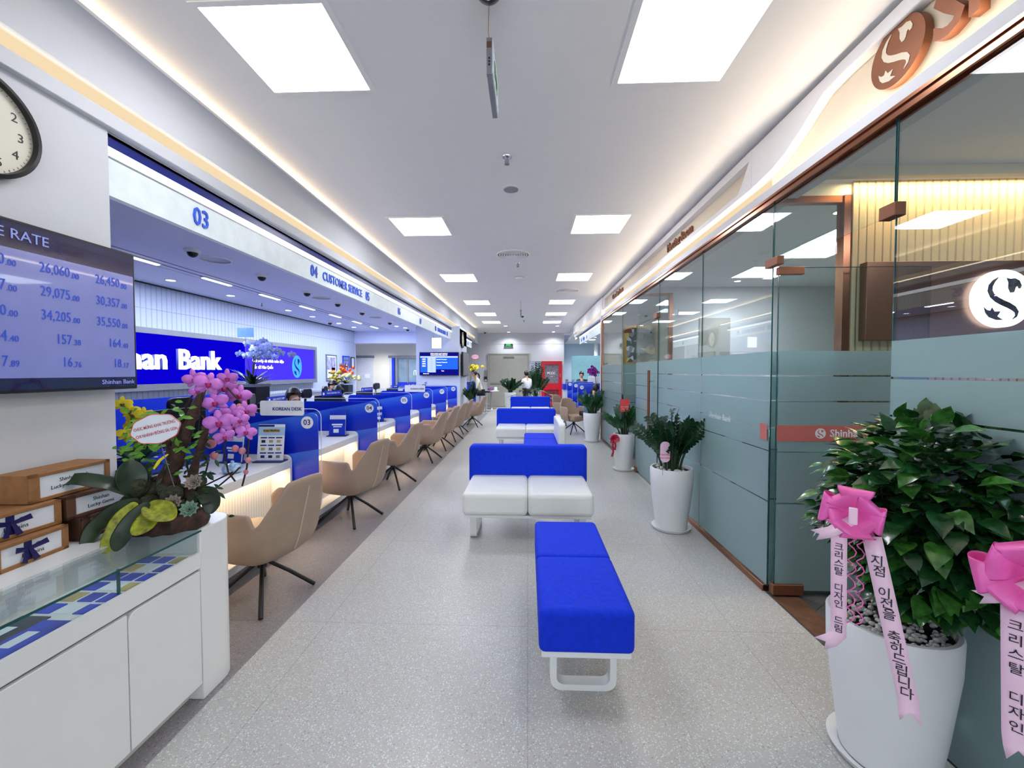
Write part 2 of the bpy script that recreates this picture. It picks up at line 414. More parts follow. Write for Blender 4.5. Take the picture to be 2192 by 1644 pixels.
# column at the far end with the queue screens
st('wall_left', 'wallcool', -3.10, -1.88, 11.42, 12.7, 0, ZT)
st('wall_left', 'wall', -2.22, -1.88, 11.425, 12.7, ZT - .5, 2.70)
st('trim_4', 'wall', -1.70, 1.54, 17.786, 17.80, 2.69, 2.70)
# bulkhead above the counters (left)
st('wall_left', 'wall', -2.22, -2.12, 2.03, 17.8, 2.69, ZC)
st('wall_left', 'wall', -2.22, -2.12, -4, 2.03, 2.745, ZC)
def curve_soffit(x0, sgn, y0, y1, name):
    pr = [(0, 2.842), (0, 3.02)] + [(.07 * (1 - math.cos(R(a))) , 3.02 + .075 * math.sin(R(a))) for a in range(15, 91, 15)] + [(.07, 3.112), (-.10, 3.112), (-.10, 3.06), (-.03, 3.06), (-.03, 2.842)]
    pr2 = [(x0 + sgn * a, z) for a, z in pr]
    MBo = MB(); MBo.prism(pr2, y0, y1, 'xz')
    return struct(MBo.build(name, 'wall', smooth=40))
curve_soffit(-2.02, 1, -4, 16.2, 'trim_5')
st('trim_6', 'wall', -2.12, -2.065, -4, 16.5, 2.712, 2.785, bevel=.004)
o = MB().box(-2.119, -2.108, -4, 16.45, 2.787, 2.872).build('cove_light', 'warmstrip')
tag(o, 'long warm glowing cove strip running above the left counters', 'light strip')
MB().box(-2.119, -2.110, -4, 16.45, 2.872, 2.94).build('upper_glow', 'warmstrip2', o)
# sign fascia left: blue reveal, white light strip, lettered band
def fascia(x, s, y0, y1, lab, skip=None):
    r = empty('fascia_sign', (0, 0, 0), 0, lab, 'sign')
    a, b_ = sorted((x, x - s * .05))
    bx('blue_reveal', 'bluedk', a, b_, y0, y1, 2.638, 2.705, r)
    a, b_ = sorted((x + s * .005, x - s * .04))
    bx('light_strip', 'strip', a, b_, y0, y1 , 2.593, 2.638, r)
    a, b_ = sorted((x, x - s * .04))
    bx('sign_band', 'band', a, b_, y0, y1 , 2.394, 2.585, r)
    a, b_ = sorted((x + s * .001, x - s * .04))
    bx('shadow_gap', 'steel', a, b_, y0, y1, 2.582, 2.593, r)
    return r
F1 = fascia(-2.12, 1, 2.035, 11.42, 'long white counter sign band with blue window numbers 03 to 09 on the left')
def num(par, s, y, x=-2.119, face='+x', z=2.489, size=.16, sx=.84):
    text('lettering', s, size, (x, y, z), face, 'signblue', par, ext=.008, bold=.001, sx=sx)
for i, yy in enumerate((2.64, 4.06, 5.43, 6.78, 8.14, 9.48, 10.85)):
    num(F1, '%02d' % (3 + i), yy)
for yy in (4.74, 10.17): num(F1, 'CUSTOMER SERVICE', yy, size=.13, sx=.86)
F2 = fascia(-2.12, 1, 12.72, 15.6, 'short white counter sign band beyond the screen column on the left')
num(F2, '10', 14.6)
F3 = fascia(1.68, -1, 9.32, 13.6, 'white counter sign band beyond the glass rooms on the right')
for s_, yy in (('14', 13.1), ('LOAN', 12.55), ('13', 11.95)): num(F3, s_, yy, 1.679, '-x', size=.13)
# ---- right side bulkhead and cove
st('wall_right', 'wall', 1.72, 1.80, -4, 15.2, 2.66, ZC)
# recessed cream sign face
st('trim_7', 'cream', 1.70, 1.72, -4, 9.2, 2.735, 3.13)
# curved valance: plain soffit with a sweeping cut-out at the entrance sign and long windows
top = ZC
curve = [(2.05, 3.058), (2.30, 3.056), (2.42, 3.045), (2.52, 3.00), (2.62, 2.95), (2.75, 2.895), (2.9, 2.86), (3.08, 2.845)]
poly = [(-4, 3.13), (-4, 3.058)] + curve + [(3.16, 2.843), (3.16, 3.13)]
MBo = MB(); MBo.prism(poly, 1.64, 1.70, 'yz'); struct(MBo.build('trim_8', 'ceil', bevel=.006))
poly = [(3.16, 2.843), (3.28, 2.86), (3.14 + .06, 3.075), (3.16, 3.13)]
MBo = MB(); MBo.prism([(3.16, 2.843), (3.36, 2.843), (3.36, 2.885), (3.30, 2.93), (3.19, 3.062), (3.16, 3.062)], 1.64, 1.70, 'yz'); struct(MBo.build('trim_9', 'ceil'))
st('trim_10', 'ceil', 1.64, 1.70, 3.16, 9.2, 3.062, 3.13)
st('trim_11', 'ceil', 1.64, 1.70, 3.36, 9.2, 2.843, 2.885)
st('trim_12', 'ceil', 1.64, 1.70, 9.02, 9.2, 2.885, 3.062)
# ceiling reveal and counters' soffit further on
st('trim_13', 'ceil', 1.62, 1.72, 9.2, 14.9, 2.843, 3.13)
o = MB().box(1.694, 1.70, 3.0, 9.17, 2.79, 2.835).box(1.694, 1.72, 9.29, 14.5, 2.79, 2.835).build('cove_light', 'warmstrip')
tag(o, 'long warm glowing cove strip running above the glass wall on the right', 'light strip')
MB().box(1.694, 1.70, 3.0, 9.17, 2.835, 2.862).box(1.694, 1.72, 9.29, 14.5, 2.835, 2.862).build('upper_glow', 'warmstrip2', o)
st('trim_14', 'wall', 1.62, 1.72, -4, 9.2, 2.664, 2.735, bevel=.004)
st('trim_15', 'wall', 1.62, 1.72, 9.2, 14.6, 2.70, 2.76, bevel=.004)
st('trim_16', 'wall', 1.60, 1.74, 9.18, 9.28, 0, 2.87)      # white end post
# ---- copper header and sill of the glass wall
MBo = MB(); MBo.box(1.60, 1.66, -1.5, 9.18, 2.648, 2.664).box(1.61, 1.65, -1.5, 9.18, 2.630, 2.648).box(1.60, 1.612, -1.5, 9.18, 2.610, 2.632).box(1.648, 1.66, -1.5, 9.18, 2.610, 2.632)
struct(MBo.build('trim_17', 'copper'))
st('trim_18', 'copper', 1.604, 1.65, 2.86, 5.24, 0, .045, bevel=.003)
st('trim_19', 'copper', 1.604, 1.65, 7.24, 9.18, 0, .045, bevel=.003)
st('trim_20', 'copper', 1.60, 1.655, 9.13, 9.18, 0, 2.61)
FR = [(.0, .62), (.63, .965), (.972, 1.115), (1.122, 1.30), (1.309, 1.468), (1.478, 1.637)]
def gpane(name, y0, y1, z0=.045, z1=2.612, frost=True, lab=None, x=1.62):
    r = empty(name, (0, 0, 0)); r['kind'] = 'structure'
    MB().box(x + .002, x + .012, y0 + .002, y1 - .002, z0, z1).build('pane', 'glass', r)
    MB().box(x + .004, x + .011, y0, y0 + .003, z0, z1).box(x + .004, x + .011, y1 - .003, y1, z0, z1).build('polished_edge', 'glassedge', r)
    if frost:
        mb = MB()
        for a, b2 in FR: mb.box(x - .0005, x + .0012, y0 + .004, y1 - .004, max(a, z0 + .01), b2)
        mb.build('frosted_film', 'frost', r)
    return r
W1 = gpane('window_1', 2.84, 3.95)
W2 = gpane('window_2', 3.955, 5.22)
W3 = gpane('window_3', 7.24, 9.13)
gpane('window_4', 5.225, 7.235, 2.2, 2.612, False)
gpane('window_5', 1.925, 2.835, 2.2, 2.612, False)
W6 = gpane('window_6', -1.4, 1.92, .0)
# film mark on window 1: logo outline and red-brown return of the door band
text('film_or_reflection_lettering', 'Shinhan Bank', .075, (1.612, 3.55, 1.12), '-x', 'paper', W1, ext=.0004)
MB().box(1.608, 1.6085, 2.845, 2.93, 1.04, 1.147).build('salmon_band', 'brown', W1)
M['salmon'] = mat('salmon_film', (196, 112, 104), .4, vary=.03)
KIDS(W1)[-1].data.materials[0] = M['salmon']
# near glass: fixed clips
def clip(par, x0, x1, y0, y1, z0, z1): return bx('patch_fitting', 'copperpaint', x0, x1, y0, y1, z0, z1, par, bevel=.003)
clip(W6, 1.60, 1.65, 1.895, 1.98, 2.185, 2.245)
# ---- open glass door of the lobby (perpendicular to the wall)
D1 = empty('door_1', (0, 0, 0)); D1['kind'] = 'structure'
y = 2.80
MB().box(1.645, 2.60, y, y + .010, .03, 2.18).build('pane', 'glass', D1)
MB().box(1.642, 1.645, y, y + .010, .03, 2.18).box(2.60, 2.603, y, y + .01, .03, 2.18).box(1.645, 2.6, y, y + .01, 2.18, 2.183).build('polished_edge', 'glassedge', D1)
mb = MB()
for a, b2 in FR: mb.box(1.65, 2.598, y - .0018, y - .0003, max(a, .04), b2)
mb.build('frosted_film', 'frost', D1)
bx('salmon_band', 'salmon', 1.645, 2.598, y - .004, y - .002, 1.04, 1.147, D1)
text('lettering', 'Shinhan Bank', .068, (1.985, y - .005, 1.094), '-y', 'whiteink', D1, ext=.0006, align='LEFT', bold=.001)
clip(D1, 1.635, 1.80, y - .012, y + .022, 2.135, 2.185); clip(D1, 1.63, 1.83, y - .02, y + .03, .015, .085)
clip(D1, 1.605, 1.65, 2.76, 2.90, 2.195, 2.25)
# ---- glass door of the meeting room with bar handle, other leaf pushed inside
def glassdoor(name, y0, y1, mtx=None):
    r = empty(name, (1.62, y0, 0)); r['kind'] = 'structure'; L = y1 - y0
    MB().box(0, .010, 0, L, .03, 2.19).build('pane', 'glass', r)
    MB().box(0, .010, 0, .003, .03, 2.19).box(0, .010, L - .003, L, .03, 2.19).build('polished_edge', 'glassedge', r)
    mb = MB()
    for a, b2 in FR: mb.box(-.002, -.0005, .004, L - .004, max(a, .04), b2)
    mb.build('frosted_film', 'frost', r)
    return r
D2 = glassdoor('door_2', 5.25, 6.28)
hb = MB(); hb.tube([(-.075, .12, .62), (-.075, .12, 1.52)], .017, 12).build('handle_bar', 'copperpaint', D2, smooth=40)
MB().tube([(-.075, .12, .76), (0, .12, .76)], .009, 8).tube([(-.075, .12, 1.38), (0, .12, 1.38)], .009, 8).build('standoff', 'chrome', D2, smooth=40)
for a in ((-.02, .03, .0, .14, .012, .085), (-.02, .03, .92, 1.03, .012, .085), (-.02, .03, .0, .14, 2.17, 2.24)): bx('patch_fitting', 'copperpaint', *a, D2, bevel=.004)
D3 = glassdoor('door_3', 7.20, 8.18); D3.rotation_euler = (0, 0, R(-82)); D3.location = (1.64, 7.22, 0)
bx('patch_fitting', 'copperpaint', -.02, .03, .0, .14, 2.17, 2.24, D3, bevel=.004)
# ---- partitions inside the glass rooms (jambs in copper)
def jamb(name, y, x1, z1=2.63):
    mb = MB().box(1.66, x1, y, y + .05, z1, z1 + .045).box(x1 - .05, x1, y - .01, y + .06, 0, z1 + .045)
    return struct(mb.build(name, 'copper'))
jamb('trim_21', 2.88, 2.15)
jamb('trim_22', 6.31, 2.16)
r = empty('window_7'); r['kind'] = 'structure'
MB().box(1.66, 2.10, 2.90, 2.91, 0, 2.63).build('pane', 'glass', r)
mb = MB()
for a, b2 in FR: mb.box(1.66, 2.10, 2.896, 2.8975, max(a, .02), b2)
mb.build('frosted_film', 'frost', r)
r = empty('window_8'); r['kind'] = 'structure'
MB().box(1.66, 2.11, 6.33, 6.34, 0, 2.63).build('pane', 'glass', r)
mb = MB()
for a, b2 in FR: mb.box(1.66, 2.10, 6.326, 6.3275, max(a, .02), b2)
mb.build('frosted_film', 'frost', r)
M['flutedc'] = fluted('fluted_cream_panel', (198, 180, 146), .052, 0, .8)
st('wall_right', 'flutedc', 2.15, 6.9, 2.86, 2.98, 0, ZT)
st('wall_right', 'creamwall', 1.73, 2.15, 2.88, 2.98, 2.675, ZT)
st('wall_right', 'wall', 2.16, 6.9, 6.31, 6.41, 0, ZT)
st('wall_right', 'wall', 1.72, 2.16, 6.31, 6.41, 2.675, ZT)
st('wall_right', 'creamwall', 1.72, 6.9, 9.2, 9.3, 0, ZC)
st('trim_23', 'cream', 1.73, 6.9, 2.66, 2.70, 2.70, ZT + .02)      # ceiling slot lip of the lobby
# ---- made-up glowing window added behind the camera to go with the fill light
wn = empty('added_window_10', (0, -3.99, 0)); wn['kind'] = 'structure'
M['fillpane'] = emis('added_fill_pane', (206, 222, 240), .9)
for i in range(4): bx('pane', 'fillpane', -2.5 + i * 1.37, -1.2 + i * 1.37, 0, .01, .2, 2.8, wn)
for i in range(5): bx('mullion', 'steel', -2.57 + i * 1.37, -2.5 + i * 1.37, 0, .06, .1, 2.9, wn)
bx('frame', 'steel', -2.57, 2.98, 0, .06, .1, .2, wn); bx('frame', 'steel', -2.57, 2.98, 0, .06, 2.8, 2.9, wn)
# ---- end wall: double door, side door, glazed office
dr = empty('door_4', (0, 17.8, 0)); dr['kind'] = 'structure'
bx('door_frame', 'greige', -1.72, -1.66, -.05, 0, 0, 2.24, dr); bx('door_frame', 'greige', .02, .08, -.05, 0, 0, 2.24, dr); bx('door_frame', 'greige', -1.72, .08, -.05, 0, 2.24, 2.29, dr)
for k, (a, b2) in enumerate(((-1.655, -.825), (-.815, .015))):
    lf = bx('door_leaf', 'greige', a, b2, -.035, -.002, .01, 2.235, dr, bevel=.004)
    bx('push_bar', 'steel', a + .06, b2 - .06, -.10, -.07, .98, 1.03, lf, bevel=.008)
    bx('closer_arm', 'steel', (a if k else b2 - .22), (a + .22 if k else b2), -.07, -.035, 2.13, 2.18, lf)
dr = empty('door_5', (0, 14.9, 0)); dr['kind'] = 'structure'
bx('door_leaf', 'greydoor', -6.2, -5.62, -.03, 0, 0, 2.0, dr); bx('door_frame', 'steel', -6.24, -5.58, -.02, 0, 2.0, 2.09, dr); bx('door_sign', 'paper', -5.92, -5.74, -.034, -.03, 1.28, 1.42, dr)
dr = empty('door_6', (0, 14.9, 0)); dr['kind'] = 'structure'
bx('door_leaf', 'greydoor', -5.02, -4.45, -.03, 0, 0, 2.0, dr); bx('door_frame', 'steel', -5.06, -4.05, -.02, 0, 2.0, 2.09, dr)
wn = empty('window_9', (0, 14.88, 0)); wn['kind'] = 'structure'
bx('frame', 'steel', -4.78, -4.70, -.08, 0, 1.0, 2.0, wn); bx('frame', 'steel', -4.36, -4.31, -.06, 0, 1.1, 2.0, wn); bx('frame', 'bluesolid', -4.90, -4.80, -.10, 0, 0.9, 2.0, wn)
bx('frame', 'steel', -4.70, -2.5, -.05, 0, 1.98, 2.08, wn)
M['paneltint'] = mat('dim_glass', (120, 142, 158), .12, vary=.3, vscale=2)
bx('pane', 'paneltint', -4.72, -2.4, -.03, -.002, 1.1, 1.98, wn)
bx('lower_band', 'bluesolid', -4.72, -2.4, -.05, -.031, .95, 1.13, wn)
text('lettering', 'Shinhan Bank', .12, (-3.9, -.055, 1.04), '-y', 'whiteink', wn)
text('film_or_reflection_lettering', 'Shinhan', .42, (-3.75, -.034, 1.5), '-y', 'paper', wn, sx=-.6)  # logo reflection in the pane, drawn as mirrored pale lettering
# corner partition posts right, far
for i, (a, b2) in enumerate(((3.05, 3.2), (3.42, 3.55))):
    st('trim_%d' % (24 + i), 'white', a, b2, 19.2, 19.3, 0, ZT + .08)
bx('glass_screen', M['acrylic'], 1.9, 3.4, 18.2, 18.22, .9, 2.2)
M['tealtint'] = mat('pale_teal_glass', (150, 205, 215), .2)
o = bpy.data.objects['glass_screen']; o.data.materials[0] = M['tealtint']; tag(o, 'pale teal glass screen standing behind the far right counters', 'screen')
bx('foot', 'steel', 1.95, 3.35, 18.19, 18.23, 0, .9, o)
# ================================================================== LIGHT FITTINGS ON THE CEILING
def ceil_panel(x, y, z, lab, grp, s=.287):
    r = empty('ceiling_light', (x, y, z), 0, lab, 'ceiling light', grp)
    f = .028
    mb = MB()
    for a in ((-s - f, s + f, -s - f, -s), (-s - f, s + f, s, s + f), (-s - f, -s, -s, s), (s, s + f, -s, s)): mb.box(*a, -.006, .0)
    mb.build('frame', 'ceil', r)
    bx('diffuser', 'panel', -s, s, -s, s, -.003, .0, r)
    return r
names = ['nearest', 'second', 'third', 'fourth', 'fifth', 'farthest']
for i, y in enumerate((2.165, 4.76, 7.35, 9.95, 11.98, 13.92)):
    ceil_panel(-1.215, y, ZC, 'square white LED ceiling panel, %s in the row on the left' % names[i], 'square ceiling panels')
    ceil_panel(.80, y, ZC, 'square white LED ceiling panel, %s in the row on the right' % names[i], 'square ceiling panels')
for i, (x, y, t) in enumerate(((3.0, 4.0, 'near'), (3.0, 5.4, 'far'))):
    ceil_panel(x, y, ZT, 'square white ceiling panel in the meeting room, the %s one' % t, 'meeting room panels')
ceil_panel(2.7, 7.7, ZT, 'square white ceiling panel in the small room behind the inner partition', 'meeting room panels')
ceil_panel(3.0, 1.35, ZT, 'large white ceiling panel in the lobby beyond the glass', 'lobby panels')
for i, (x, y) in enumerate(((3.5, 12.5), (3.5, 15.5), (2.6, 17.5), (3.6, 17.5))):
    ceil_panel(x, y, ZT + .08, 'square white ceiling panel over the right hand counters, %s' % ('nearest', 'middle', 'far left', 'far right')[i], 'right counter panels', .2)
def downlight(x, y, z, lab, grp, r=.055, e='panel'):
    rt = empty('downlight', (x, y, z), 0, lab, 'downlight', grp)
    MB().lathe([(r + .018, 0), (r + .018, -.006), (r, -.008), (r, 0)], 20, cap=False).build('rim', 'white', rt, smooth=40)
    MB().lathe([(r, -.001), (r, -.004)], 20).build('lamp_face', e, rt)
    return rt
for i, y in enumerate((4.45, 5.55, 6.70, 8.35, 9.3, 10.62, 11.55)):
    downlight(-4.9, y, ZT, 'round downlight near the fluted wall, number %s counting from the entrance' % ('one', 'two', 'three', 'four', 'five', 'six', 'seven')[i], 'downlights along the fluted wall')
    spot('downlight_beam', (-4.9, y, ZT - .01), 14, (.86, .92, 1), 95, (0, R(-14), 0))
for i, (x, y) in enumerate(((-3.62, 11.35), (-3.5, 11.75))): downlight(x, y, ZT, 'round downlight in front of the beam, the %s of the pair' % ('left', 'right')[i], 'downlights by the beam')
for i, (x, y, t) in enumerate(((-.81, 15.05, 'front left'), (1.06, 15.1, 'front right'), (-.80, 17.3, 'back left'), (1.06, 17.3, 'back right'))):
    downlight(x, y, ZC, 'round downlight before the end wall, %s' % t, 'downlights before the end wall', .06)
    spot('downlight_beam', (x, y, ZC - .02), 150 if y < 16 else 45, (.90, .94, 1), 150)
for i, (x, y) in enumerate(((2.9, 5.9), (2.45, 3.4))):
    spot('downlight_beam', (x, y, ZT - .02), 22, (.84, .92, 1), 120)
    downlight(x, y, ZT, 'small downlight in the meeting room, %s' % ('far', 'near')[i], 'meeting room downlights', .04)
for i, (x, y) in enumerate(((-5.2, 13.9), (-3.9, 13.9))):  # lamps added beyond the beam to brighten the far teller wall
    downlight(x, y, ZT, 'round downlight added to brighten the passage beyond the beam, %s' % ('left', 'right')[i], 'added passage fill lights'); spot('downlight_beam', (x, y, ZT - .02), 110, (.95, .97, 1), 130)
for i, (x, y) in enumerate(((2.6, 16.2), (2.6, 18.9))):
    downlight(x, y, ZT + .08, 'round downlight above the reception counter, %s' % ('near', 'far')[i], 'reception downlights'); spot('downlight_beam', (x, y, ZT + .06), 90, (.86, .95, 1), 130)
# linear fittings set in a slot
tr = empty('track_slot', (0, 0, 0), 0, 'dark slim ceiling slot holding the short linear lights over the tellers', 'light track')
bx('slot', 'tceil', -4.40, -4.16, -2, 12.5, ZT - .004, ZT, tr); bx('rail', 'black', -4.285, -4.270, -2, 12.5, ZT - .008, ZT - .004, tr)
bx('slot_edge', 'black', -4.405, -4.398, -2, 12.5, ZT - .005, ZT, tr); bx('slot_edge', 'black', -4.162, -4.155, -2, 12.5, ZT - .005, ZT, tr)
on = ['nearest', 'second', 'third', 'fourth', 'fifth', 'sixth', 'farthest']
for i in range(7):
    y = 4.43 + 1.17 * i
    r = empty('linear_light', (-4.28, y, ZT - .008), 0, 'short glowing linear light over the tellers, %s in the line' % on[i], 'linear light', 'linear lights over the tellers')
    bx('housing', 'white', -.03, .03, -.27, .27, -.010, 0, r); bx('tube', 'strip', -.024, .024, -.25, .25, -.022, -.010, r)
    area('linear_beam', (-4.28, y, ZT - .035), (0, 0, 0), .05, .5, 25, (.66, .74, 1))
def dome(x, y, z, lab, grp='dome cameras over the counters', r=.05):
    rt = empty('dome_camera', (x, y, z), 0, lab, 'camera', grp)
    MB().lathe([(r * 1.5, 0), (r * 1.5, -.012), (r * 1.15, -.03), (r * 1.05, -.03)], 24).build('base', 'ceil', rt, smooth=40)
    pr = [(r * math.cos(R(a)), -.03 - r * .95 * math.sin(R(a))) for a in range(0, 90, 15)] + [(.002, -.03 - r * .95)]
    MB().lathe(pr, 24).build('dome', 'black', rt, smooth=60)
    return rt
big = dome(-.168, 1.80, ZC, 'large black dome camera on the main ceiling at the top of the picture', 'dome cameras on the main ceiling', .062)
MB().tube([(-.062 * .6, -.035, -.055), (-.05, -.03, -.075), (-.034, -.024, -.094), (0, -.02, -.103), (.034, -.024, -.094), (.05, -.03, -.075), (.062 * .6, -.035, -.055)], .0025, 6).build('bright_ring', 'chrome', big)
dome(-.165, 12.2, ZC, 'small black dome camera far down the middle of the main ceiling', 'dome cameras on the main ceiling')
dome(-1.78, 17.2, ZC, 'small dark dome camera in the far left corner of the main ceiling', 'dome cameras on the main ceiling')
for i, y in enumerate((4.20, 5.32, 6.43, 7.48, 8.6, 10.35)):
    dome(-3.47, y, ZT, 'black dome camera over the tellers, number %s from the entrance' % ('one', 'two', 'three', 'four', 'five', 'six')[i])
dome(-4.98, 10.3, ZT, 'black dome camera close to the fluted wall'); dome(-3.5, 12.0, ZT, 'black dome camera just before the beam')
def grille(x, y, z, r, lab, grp, m='blackmetal', n=6):
    rt = empty('ceiling_vent', (x, y, z), 0, lab, 'vent', grp)
    MB().lathe([(r, 0), (r, -.006), (r * .93, -.01), (r * .93, 0)], 36, cap=False).build('rim', 'ceil', rt, smooth=40)
    MB().lathe([(r * .93, -.001), (r * .93, -.002)], 36).build('backing', m, rt)
    mb = MB()
    for k in range(n):
        q = r * (.86 - k * .14)
        if q > .02: mb.lathe([(q, -.003), (q, -.013), (q - r * .085, -.009), (q - r * .085, -.003)], 36, cap=False)
    if n: mb.build('vane', 'ceil', rt, smooth=40)
    return rt
grille(-.21, 5.92, ZC, .235, 'round white air diffuser in the middle of the main ceiling', 'round air diffusers')
grille(.80, 8.55, ZC, .235, 'round air diffuser right of the middle of the ceiling', 'round air diffusers')
grille(.80, 12.75, ZC, .235, 'round air diffuser on the far right of the main ceiling', 'round air diffusers')
for i, y in enumerate((4.56, 6.95, 9.45)): grille(-3.5, y, ZT, .155, 'flat round ceiling speaker over the tellers, %s' % ('nearest', 'middle', 'farthest')[i], 'ceiling speakers', 'steel', 0)
r = empty('access_cover', (-.155, 3.82, ZC), 0, 'small flat grey round cover on the main ceiling', 'ceiling cover')
MB().lathe([(.068, 0), (.066, -.008), (.05, -.011)], 28).build('plate', 'steel', r, smooth=40); MB().lathe([(.085, 0), (.085, -.003)], 28).build('rim', 'ceil', r)
def sprinkler(x, y, z, lab):
    r = empty('sprinkler', (x, y, z), 0, lab, 'sprinkler', 'sprinklers')
    MB().lathe([(.038, 0), (.036, -.006), (.02, -.012)], 20).build('rosette', 'chrome', r, smooth=40)
    MB().tube([(0, 0, -.01), (0, 0, -.05)], .006, 8).tube([(-.012, 0, -.02), (-.014, 0, -.04), (0, 0, -.055)], .003, 6).tube([(.012, 0, -.02), (.014, 0, -.04), (0, 0, -.055)], .003, 6).build('head', 'steel', r)
    MB().lathe([(.02, -.055), (.02, -.058)], 16).build('deflector', 'steel', r)
sprinkler(-.163, 3.25, ZC, 'sprinkler head nearest on the main ceiling'); sprinkler(-.155, 6.4, ZC, 'sprinkler head beyond the middle air diffuser')
sprinkler(-.13, 13.4, ZC, 'sprinkler head at the far end of the main ceiling'); sprinkler(-4.9, 7.5, ZT, 'sprinkler head among the teller downlights')
r = empty('smoke_detector', (-.15, 7.32, ZC), 0, 'round white smoke detector on the main ceiling', 'smoke detector')
MB().lathe([(.07, 0), (.066, -.02), (.05, -.035), (.03, -.04)], 28).build('body', 'ceil', r, smooth=40); MB().lathe([(.072, -.004), (.072, -.008)], 28).build('mount_ring', 'brown', r)
# hanging exit signs, seen edge on
def hang_exit(x, y, lab, z=2.92, ln=.33, h=.16):
    r = empty('exit_sign', (x, y, z), 0, lab, 'exit sign', 'hanging exit signs')
    bx('housing', 'steel', -.013, .013, 0, ln, -h / 2, h / 2, r, bevel=.002)
    bx('green_face', 'acryledge', .013, .017, .004, ln - .004, -h / 2 + .004, h / 2 - .004, r)
    text('lettering', 'EXIT', .09, (.018, ln / 2, .0), '+x', 'leafbr', r)
    mb = MB()
    for k in range(3): mb.box(-.004, .004, -.0015, 0, -.015 - k * .014, -.007 - k * .014)
    mb.build('indicator_dots', 'black', r)
    bx('end_label', 'brown', -.011, .011, -.001, 0, .035, .062, r)
    MB().tube([(0, .03, h / 2), (-.006, .02, h / 2 + .04), (0, .0, ZC - z)], .0016, 5).tube([(0, ln - .03, h / 2), (0, ln - .03, ZC - z)], .0016, 5).build('cord', 'kraft', r)
hang_exit(-.175, 1.90, 'thin hanging exit sign seen edge on behind the large dome camera')
hang_exit(-.165, 9.6, 'small hanging exit sign seen edge on far down the ceiling', 2.86, .25, .14)
# ================================================================== LEFT WALL: clock, rate screen
def clock(name, loc, rot, r, lab, detail=True):
    rt = empty(name, loc, 0, lab, 'clock'); rt.rotation_euler = rot
    # local: face towards +z
    MB().lathe([(r, 0), (r * 1.02, .015), (r * 1.01, .045), (r * .93, .05), (r * .91, .03)], 56, cap=False).build('rim', 'black', rt, smooth=40)
    MB().lathe([(r * .93, 0), (r * .93, .025)], 56).build('dial', 'creamwall', rt)
    if detail:
        for k in range(1, 13):
            a = R(90 - 30 * k)
            text('numeral', str(k), r * .24, (r * .72 * math.cos(a), r * .72 * math.sin(a), .026), 'up', 'ink', rt, ext=.0004)
        mb = MB()
        for k in range(60):
            a = R(6 * k); mt = Matrix.Rotation(a, 4, 'Z')
            mb.box(r * .87, r * .90, -.0008, .0008, .0255, .0262, mt)
        mb.build('minute_marks', 'ink', rt)
    for nm, a, L, wd in (('hour_hand', 200, .5, .006), ('minute_hand', 150, .7, .004)):
        MB().box(0, r * L, -wd, wd, .028, .030, Matrix.Rotation(R(a), 4, 'Z')).build(nm, 'ink', rt)
    return rt
clock('wall_clock', (-2.10, 1.50, 2.45), FACE['+x'], .205, 'round black rimmed wall clock cut by the left edge of the picture')
clock('wall_clock', (-1.88, 11.75, 2.40), FACE['+x'], .22, 'round black rimmed clock seen edge on, on the side of the far column', False)
tv = empty('rate_screen', (-2.0, 0, 0), 0, 'large wall screen showing exchange rates beside the near clock', 'screen')
y0, y1, z0, z1 = .86, 2.055, 1.415, 2.095
bx('bezel', 'black', -.045, -.004, y0, y1, z0, z1, tv, bevel=.004); bx('bracket', 'black', -.095, -.045, 1.2, 1.8, 1.55, 1.95, tv)
M['tvface'] = mat('rate_table_face', (112, 118, 176), .22, vary=.05, emit=.22, coat=.5)
M['tvdark'] = mat('rate_header_face', (22, 24, 66), .12, vary=.3, emit=.15, coat=.6)
M['tvink'] = mat('rate_digits', (40, 70, 178), .3, emit=.25)
M['tvlight'] = mat('rate_caption', (126, 136, 196), .3, emit=.25)
bx('display', 'tvface', -.004, -.002, y0 + .012, y1 - .012, z0 + .06, z1 - .115, tv)
bx('header_bar', 'tvdark', -.004, -.002, y0 + .012, y1 - .012, z1 - .115, z1 - .012, tv)
bx('footer_bar', 'tvdark', -.004, -.002, y0 + .012, y1 - .012, z0 + .012, z0 + .06, tv)
text('caption', 'EXCHANGE RATE', .056, (0, 1.675, z1 - .060), '+x', 'tvlight', tv, align='RIGHT')
text('caption', 'Shinhan Bank', .030, (0, 2.035, z0 + .036), '+x', 'tvlight', tv, align='RIGHT')
rows = [('26,060', '00', '26,450', '00', '25,940', '00'), ('29,075', '00', '30,357', '00', '28,557', '00'), ('34,205', '00', '35,550', '00', '33,250', '00'), ('157', '38', '164', '40', '164', '40'), ('16', '76', '18', '17', '17', '89')]
for k, rw in enumerate(rows):
    z = z1 - .165 - k * .0975
    for j, (yy, q) in enumerate(((1.752, 0), (1.972, 2), (1.525, 4))):
        text('digits', rw[q] , .060, (0, yy, z), '+x', 'tvink', tv, align='RIGHT', ext=.0005, sx=.70)
        text('digits', '.' + rw[q + 1], .036, (0, yy + .001, z - .009), '+x', 'tvink', tv, align='LEFT', ext=.0005, sx=.8)
